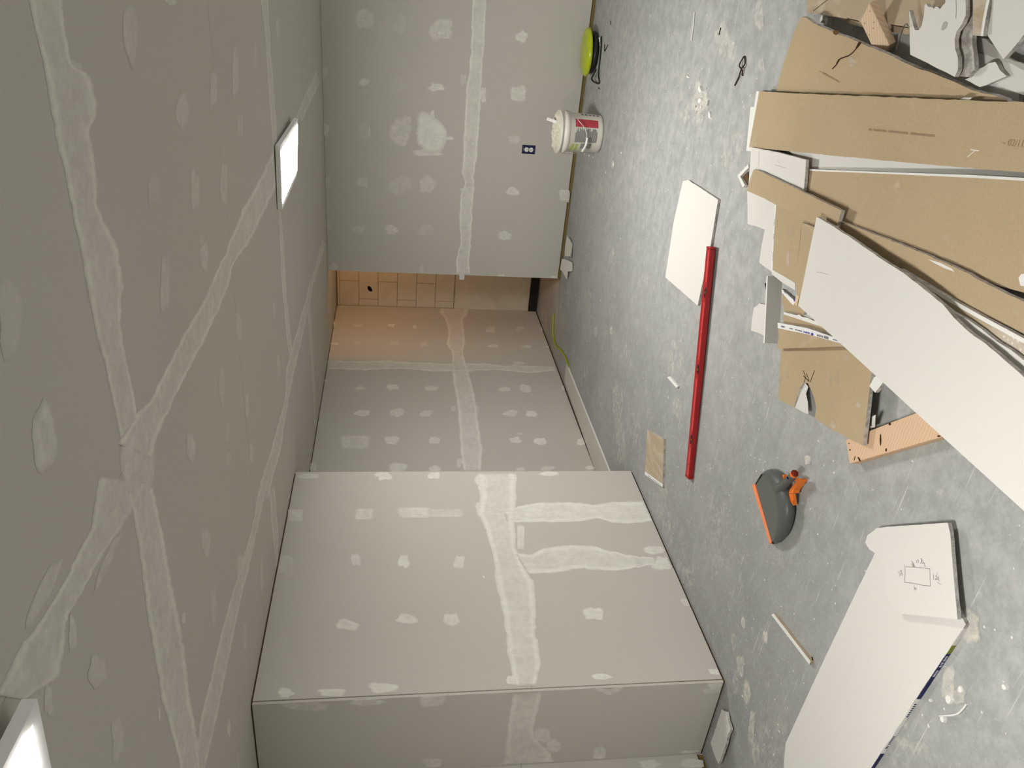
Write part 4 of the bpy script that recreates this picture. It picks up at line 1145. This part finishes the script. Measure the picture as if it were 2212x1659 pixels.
mk('disc', v, f, M['lime'], rl, True)
MB().lathe([(.10, .004), (.150, .010), (.158, .030), (.14, .046), (.10, .048)], RC, 36).build('base', M['black'], rl, True)
g_ = lambda x, y, z: fl(x, y, z)
MB().tube(smooth_curve([g_(1288, 150, .03), g_(1281, 163, .035), g_(1278, 170, .035), g_(1282, 176, .022), g_(1291, 180, .006), g_(1295, 178, .006), g_(1293, 165, .006), g_(1294, 145, .006), g_(1297, 118, .006), g_(1299, 95, .006), g_(1299, 79, .006)], 4), .006, 8).build('wire_stand', M['black'], rl)
MB().tube([g_(1295, 80, .02), g_(1296, 90, .012), g_(1297, 100, .010)], .006, 8).build('clip', M['wire'], rl)
tag(MB().tube(smooth_curve([fl(1196, 679, .008), fl(1195, 700, .008), fl(1195, 722, .008), fl(1199, 743, .008), fl(1204, 751, .008), fl(1211, 756, .008), fl(1219, 768, .008), fl(1224, 780, .008), fl(1228, 790, .008)], 6), .0085, 8).build('extension_cord', M['limed']),
    'lime green cord lying on the passage floor behind the long grey strip', 'cord')

# ------------------------------------------------------------------ outlet in the back wall
oc = on(1, YB, 1142, 323)
ot = thing('electrical_outlet', 'uncovered white duplex receptacle in a dark blue box in the back wall', 'outlet', oc)
hw_, hh_ = .034, .054
MB().box(oc.x - hw_ - .003, oc.x + hw_ + .003, YB - .0022, YB - .0004, oc.z - hh_ - .003, oc.z + hh_ + .003).build('cutout', M['dark'], ot)
mb = MB(); q = .004
mb.box(oc.x - hw_, oc.x + hw_, YB - .0035, YB - .0022, oc.z - hh_, oc.z - hh_ + q); mb.box(oc.x - hw_, oc.x + hw_, YB - .0035, YB - .0022, oc.z + hh_ - q, oc.z + hh_)
mb.box(oc.x - hw_, oc.x - hw_ + q, YB - .0035, YB - .0022, oc.z - hh_ + q, oc.z + hh_ - q); mb.box(oc.x + hw_ - q, oc.x + hw_, YB - .0035, YB - .0022, oc.z - hh_ + q, oc.z + hh_ - q)
mb.build('box_rim', M['bluebox'], ot)
MB().box(oc.x - hw_ + q, oc.x + hw_ - q, YB - .0030, YB - .0022, oc.z - hh_ + q, oc.z + hh_ - q).build('box_back', M['bluebox'], ot)
MB().box(oc.x - .010, oc.x + .010, YB - .0045, YB - .0030, oc.z - hh_ + .006, oc.z + hh_ - .006).build('yoke', M['steel'], ot)
for s_ in (-1, 1):
    zc = oc.z + s_ * .0195
    pts = [Vector((oc.x + .0175 * max(-1, min(1, 1.25 * math.cos(a))), YB - .0045, zc + .0165 * math.sin(a))) for a in [i * math.pi / 10 for i in range(20)]]
    rf = MB().prism(pts, (0, -.006, 0)).build('receptacle', M['outlet'], ot)
    for dx, dz, w_, h_ in [(-.006, .004, .0016, .0045), (.006, .004, .0016, .0055), (0, -.008, .0028, .0030)]:
        MB().box(oc.x + dx - w_, oc.x + dx + w_, YB - .0110, YB - .0105, zc + dz - h_, zc + dz + h_).build('slot', M['dark'], rf)

# ------------------------------------------------------------------ red spirit level
rn, rf_ = fl(1487, 1036, .028), fl(1534.5, 533, .0405)
lv = thing('spirit_level', 'long red spirit level lying across the floor with its far end on the white rectangle', 'level', (rn + rf_) / 2 - Vector((0, 0, .028)))
ax = rf_ - rn; L_ = ax.length; ux = ax / L_
uy = Vector((-ux.y, ux.x, 0)).normalized()
if uy.dot(CAM - rn) > 0: uy = -uy            # away from the camera across the level
uz = ux.cross(uy); uz = uz if uz.z > 0 else -uz
wdt, hgt = .050, .027
o_ = MB().obox(rn + ux * .012 - uz * hgt, ux * (L_ - .024), uy * wdt, uz * hgt).build('body', M['red'], lv); bevel(o_, .004, 3)
for u in (0, L_ - .012):
    o_ = MB().obox(rn + ux * u - uz * hgt - uy * .0005, ux * .012, uy * (wdt + .001), uz * (hgt + .0005)).build('end_cap', M['red'], lv); bevel(o_, .003, 2)
vf = [.187, .511, .82]
seg = [(.02, .145), (.23, .36), (.365, .47), (.555, .70), (.705, .78), (.86, .93), (.935, .985)]
for a, b in seg:       # raised ribs along the front edge of the top face, highlights painted in paler red
    MB().obox(rn + ux * L_ * (1 - b) + uy * .006 + uz * .0002, ux * L_ * (b - a), uy * .0030, uz * .0014).build('rib', M['red_highlight'], lv)
    MB().obox(rn + ux * L_ * (1 - b) + uy * .0125 + uz * .0002, ux * L_ * (b - a), uy * .0026, uz * .0014).build('rib', M['red_highlight'], lv)
MB().obox(rn + ux * .02 + uy * .020 + uz * .0002, ux * (L_ - .04), uy * .0012, uz * .0006).build('rib', M['red_highlight'], lv)
for t_ in vf:
    c = rn + ux * L_ * (1 - t_)
    pts = [c + ux * .026 * math.cos(a) + uy * (.012 + .0105 * math.sin(a)) + uz * .0008 for a in [i * math.pi / 9 for i in range(18)]]
    vw = MB().prism(pts, uz * .0008).build('vial_window', M['black'], lv)
    MB().tube([c - ux * .005 + uy * .007 + uz * .0018, c + ux * .005 + uy * .007 + uz * .0018], .0016, 8).build('vial', M['vial'], vw)

# ------------------------------------------------------------------ broom head
bo = lambda x, y, z: fl(1620 + x / 8.73, 1000 + y / 8.73, z)
bh = thing('broom_head', 'dark grey half-round broom head with orange trim lying on the bare floor', 'broom head', bo(480, 850, 0))
n = 26
Lx = rs([(105, 385), (255, 940), (412, 1505)], n)
Cx = rs([(215, 205), (300, 235), (370, 350), (450, 560), (503, 760), (527, 950), (525, 1080), (500, 1260), (450, 1440), (418, 1510)], n)
Rx = rs([(180, 255), (265, 155), (380, 122), (500, 122), (600, 175), (700, 298), (790, 520), (836, 700), (850, 850), (840, 1000), (808, 1155), (760, 1280), (690, 1385), (560, 1512), (480, 1532), (425, 1530)], n)
v, f = [], []
for i in range(n):
    e = math.sin(math.pi * min(1, max(0, i / (n - 1)))) ** .5
    l, c, r = Lx[i], Cx[i], Rx[i]
    m1 = ((c[0] * .62 + r[0] * .38), (c[1] * .62 + r[1] * .38)); m2 = ((c[0] * .25 + r[0] * .75), (c[1] * .25 + r[1] * .75))
    row = [(l[0], l[1], .004), (l[0], l[1], .030), ((l[0] + c[0]) / 2, (l[1] + c[1]) / 2, .034 + .010 * e), (c[0], c[1], .034 + .026 * e), (m1[0], m1[1], .030 + .028 * e), (m2[0], m2[1], .020 + .022 * e), (r[0], r[1], .012), (r[0], r[1], .002)]
    v += [bo(*q) for q in row]
k = 8
for i in range(n - 1):
    for j in range(k - 1): f.append((i * k + j, i * k + j + 1, (i + 1) * k + j + 1, (i + 1) * k + j))
f.append(tuple(range(k))); f.append(tuple(reversed([(n - 1) * k + j for j in range(k)])))
sh = mk('shell', v, f, M['shell'], bh, True)
for e_ in sh.data.edges:
    pass
sh.data.attributes.new('sharp_edge', 'BOOLEAN', 'EDGE')
at = sh.data.attributes['sharp_edge']
for e_ in sh.data.edges:
    a, b = e_.vertices[0] % k, e_.vertices[1] % k
    if a == b and a in (1, 3, 6): at.data[e_.index].value = True
MB().prism([bo(38, 420, .026), bo(92, 396, .026), bo(412, 1500, .026), bo(372, 1526, .026)][::-1], (0, 0, -.024)).build('bristle_strip', M['bristle'], bh)
s0, s1 = bo(570, 500, .040), bo(838, 205, .060)
MB().tube([s0, s0 * .5 + s1 * .5, s1 - (s1 - s0) * .06], [.026, .0165, .0135], 20, 0, False).build('socket', M['shell'], bh, True)
ring = MB().tube([s1 - (s1 - s0) * .07, s1 + (s1 - s0) * .03], .0140, 20, 0, False)
ring.build('socket_rim', M['orange'], bh, True)
MB().tube([s1 + (s1 - s0) * .03, s1 - (s1 - s0) * .25], .0120, 20, 0, True).build('socket_bore', M['deepred'], bh, True)
MB().prism([bo(x, y, .040) for x, y in [(815, 290), (870, 300), (945, 292), (968, 308), (905, 400), (820, 515), (812, 570), (728, 575), (745, 510), (800, 430), (868, 350)]][::-1], (0, 0, -.026)).build('side_trim', M['orange'], bh)
o_ = MB().prism([bo(x, y, z) for x, y, z in [(735, 585, .047), (800, 575, .044), (822, 680, .036), (838, 800, .022), (805, 800, .032), (755, 700, .044)]][::-1], (0, 0, -.012)).build('body_trim', M['orange'], bh)
MB().prism([bo(x, y, z) for x, y, z in [(605, 225, .040), (640, 218, .034), (692, 290, .028), (652, 350, .046), (622, 290, .046)]][::-1], (0, 0, -.012)).build('body_trim', M['orange'], bh)
MB().prism([s0 * .2 + s1 * .8 + Vector((.0045 * math.cos(a), .0065 * math.sin(a), .0145)) - sd * .004 for a in [i * .7 for i in range(9)]], (0, 0, .0006)).build('screw_hole', M['dark'], bh)

# ------------------------------------------------------------------ slivers, screws and crumbs on the floor
board('long thin drywall sliver between the wall box and the long ivory board', [(1666, 1328), (1671, 1325), (1751, 1429), (1748, 1435)], .0150, 'cutwhite', 'brown', .0145, .0006, None, 'drywall scrap', 'drywall_sliver', 'dusty')
tag(MB().tube(smooth_curve([fl(1750, 1435, .004), fl(1754, 1431, .004), fl(1755, 1425, .004), fl(1754, 1419, .006)], 4), .0018, 6).build('curled_shaving', M['dark']), 'dark curled shaving at the lower tip of the long thin sliver', 'shaving')
board('short white drywall sliver on open floor between passage and red level', [(1441, 815), (1446, 813), (1464, 834), (1461, 838)], .0120, 'cutwhite', 'brown', .0115, .0005, None, 'drywall scrap', 'drywall_sliver', 'cutwhite')
tag(MB().tube([fl(1500, 26, .004), fl(1498, 55, .004), fl(1493, 88, .004)], .0038, 8).build('white_rod', M['cutwhite']), 'thin white rod on the floor near the far right edge of the picture', 'rod')
tag(MB().tube(smooth_curve([fl(1604, 164, .003), fl(1603, 151, .010), fl(1597, 142, .012), fl(1602, 130, .006), fl(1608, 122, .004), fl(1609, 138, .008), fl(1602, 148, .014), fl(1596, 166, .006), fl(1587, 185, .003)], 5), .0032, 6).build('twisted_wire_tie', M['crack']), 'rusty twisted wire tie on the floor near the brown triangle', 'wire')


def chip(px, py, r, label, cat='plaster chip', mat='cutwhite', group=None, h=.7, name='plaster_chip', stretch=1.0, rot=0.0):
    p = fl(px, py); s = rnd.random() * 50; k = 7
    base = []
    for i in range(k):
        a = 2 * math.pi * i / k; rr = r * (1 + .35 * mnoise.noise((math.cos(a) + s, math.sin(a), s)))
        x, y = rr * stretch * math.cos(a), rr * math.sin(a)
        base.append(p + Vector((x * math.cos(rot) - y * math.sin(rot), x * math.sin(rot) + y * math.cos(rot), .0)))
    topv = [p + (q - p) * .8 + Vector((0, 0, r * h * (1 + .3 * rnd.random()))) for q in base]
    v = base + topv
    f = [tuple(reversed(range(k))), tuple(range(k, 2 * k))] + [(i, (i + 1) % k, k + (i + 1) % k, k + i) for i in range(k)]
    return tag(mk(name, v, f, M[mat]), label, cat, group)


BITS = ['long white plaster bit at the far side of the scatter between pail and pile', 'largest white plaster bit in the middle of the scatter', 'grey plaster bit with a dark edge in the scatter nearest the pile',
        'grey plaster crumb at the pail side of the scatter', 'lowest grey plaster crumb of the scatter', 'white striped plaster sliver lying just outside the scatter', 'pale plaster crumb standing apart between pail and scatter',
        'pale plaster bit in the lower half of the scatter', 'thin white plaster sliver nearest the twisted wire on the pail side', 'small grey crumb at the top of the scatter towards the pile']
for (x, y, r, st, ro, m_), lb_ in zip([(1516, 194, .016, 1.8, 1.2, 'cutwhite'), (1515, 218, .014, 1.9, 2.0, 'cutwhite'), (1531, 223, .013, 1.2, .3, 'gyp'), (1504, 230, .008, 1, 0, 'gyp'), (1506, 242, .007, 1, 0, 'gyp'), (1536, 249, .013, 2.2, 1.0, 'cutwhite'),
                            (1492, 189, .007, 1.2, 0, 'white2'), (1516, 232, .009, 1.2, 1, 'white2'), (1487, 166, .007, 2.6, 1.5, 'cutwhite'), (1527, 191, .006, 1, 0, 'gyp')], BITS):
    chip(x, y, r, lb_, group='plaster bits scattered between pail and pile', mat=m_, stretch=st, rot=ro)
chip(2053, 1511, .013, 'cupped white plaster flake on the floor beside the long ivory board', h=.5, stretch=1.2)
chip(2076, 1490, .010, 'pointed white plaster flake above the cupped flake on the floor', h=.4, stretch=1.1)
chip(2012, 1513, .006, 'round white plaster crumb next to the navy printed edge', h=.8)
chip(2041, 1554, .009, 'white plaster crumb under the curled paper strip', h=.9)
chip(2174, 1484, .009, 'white plaster crumb on the floor at the near picture edge', h=.8)
chip(1325, 355, .010, 'white plaster flake on open floor midway between pail and white rectangle', h=.3, stretch=1.8, rot=1.3)
chip(1342, 330, .006, 'small white plaster flake on the floor in front of the pail', h=.4, stretch=1.8, rot=1.3)
chip(1783, 42, .016, 'white plaster lump in the dark gap above the cracked brown triangle', h=.9)
chip(1793, 45, .014, 'second white plaster lump in the dark gap beside the wood block', h=.9, stretch=1.3, rot=1)
chip(1852, 970, .005, 'white plaster fleck beside the pine stud offcut', h=.5)
tag(MB().tube(smooth_curve([fl(2030, 1547, .003), fl(2044, 1546, .006), fl(2066, 1543, .008), fl(2078, 1534, .006), fl(2088, 1521, .003)], 4), [.0012, .003, .004, .0025] + [.0016] * 50, 6).build('paper_strip', M['cutwhite']) if False else
    MB().tube(smooth_curve([fl(2030, 1547, .003), fl(2044, 1546, .006), fl(2066, 1543, .008), fl(2078, 1534, .006), fl(2088, 1521, .003)], 4), .0026, 6).build('paper_strip', M['cutwhite']), 'curled white paper strip on the floor beside the long ivory board', 'paper scrap')
for x0, y0, x1, y1, lb in [(1319, 45, 1319, 53, 'black drywall screw lying by the back wall near the far right edge'), (1306, 97, 1306, 111, 'black drywall screw under the lime green reel'), (1307, 110, 1313, 97, 'second black drywall screw forming a V under the lime green reel'),
                           (1292, 189, 1295, 192, 'short black screw between the reel and the pail'), (1553, 75, 1557, 60, 'dark thin nail on dusty floor near the white rod'), (1655, 540, 1655, 540, None), (1653, 612, 1656, 630, 'dark thin wire end on the floor left of the pile')]:
    if lb: tag(MB().tube([fl(x0, y0, .003), fl(x1, y1, .003)], .0028, 6).build('drywall_screw', M['dark']), lb, 'screw')
KEEP = []
for o_ in list(col.objects):
    if o_.type == 'EMPTY' and o_.get('category'):
        vs = [ORG[o_.name] + v.co for c_ in o_.children for v in c_.data.vertices]
        if min(v.z for v in vs) < .02: KEEP.append((min(v.x for v in vs) - .01, max(v.x for v in vs) + .01, min(v.y for v in vs) - .01, max(v.y for v in vs) + .01))
mb = MB()
rc = random.Random(11)
for i in range(700):
    X = -2.8 + 3.6 * rc.random(); Y = 1.0 + 5.5 * rc.random()
    r = .0015 + .0035 * rc.random() ** 2; a = rc.random() * 3.14; L = r * (1 + 2 * rc.random() ** 2)
    if any(a0 < X < a1 and b0 < Y < b1 for a0, a1, b0, b1 in KEEP): continue
    u, w = Vector((math.cos(a) * L, math.sin(a) * L, 0)), Vector((-math.sin(a) * r, math.cos(a) * r, 0))
    mb.obox((X, Y, .0002), u, w, (0, 0, r * .6))
tag(mb.build('plaster_crumbs', M['cutwhite']), 'fine white plaster crumbs strewn over the grey concrete floor', 'crumbs', None, 'stuff')
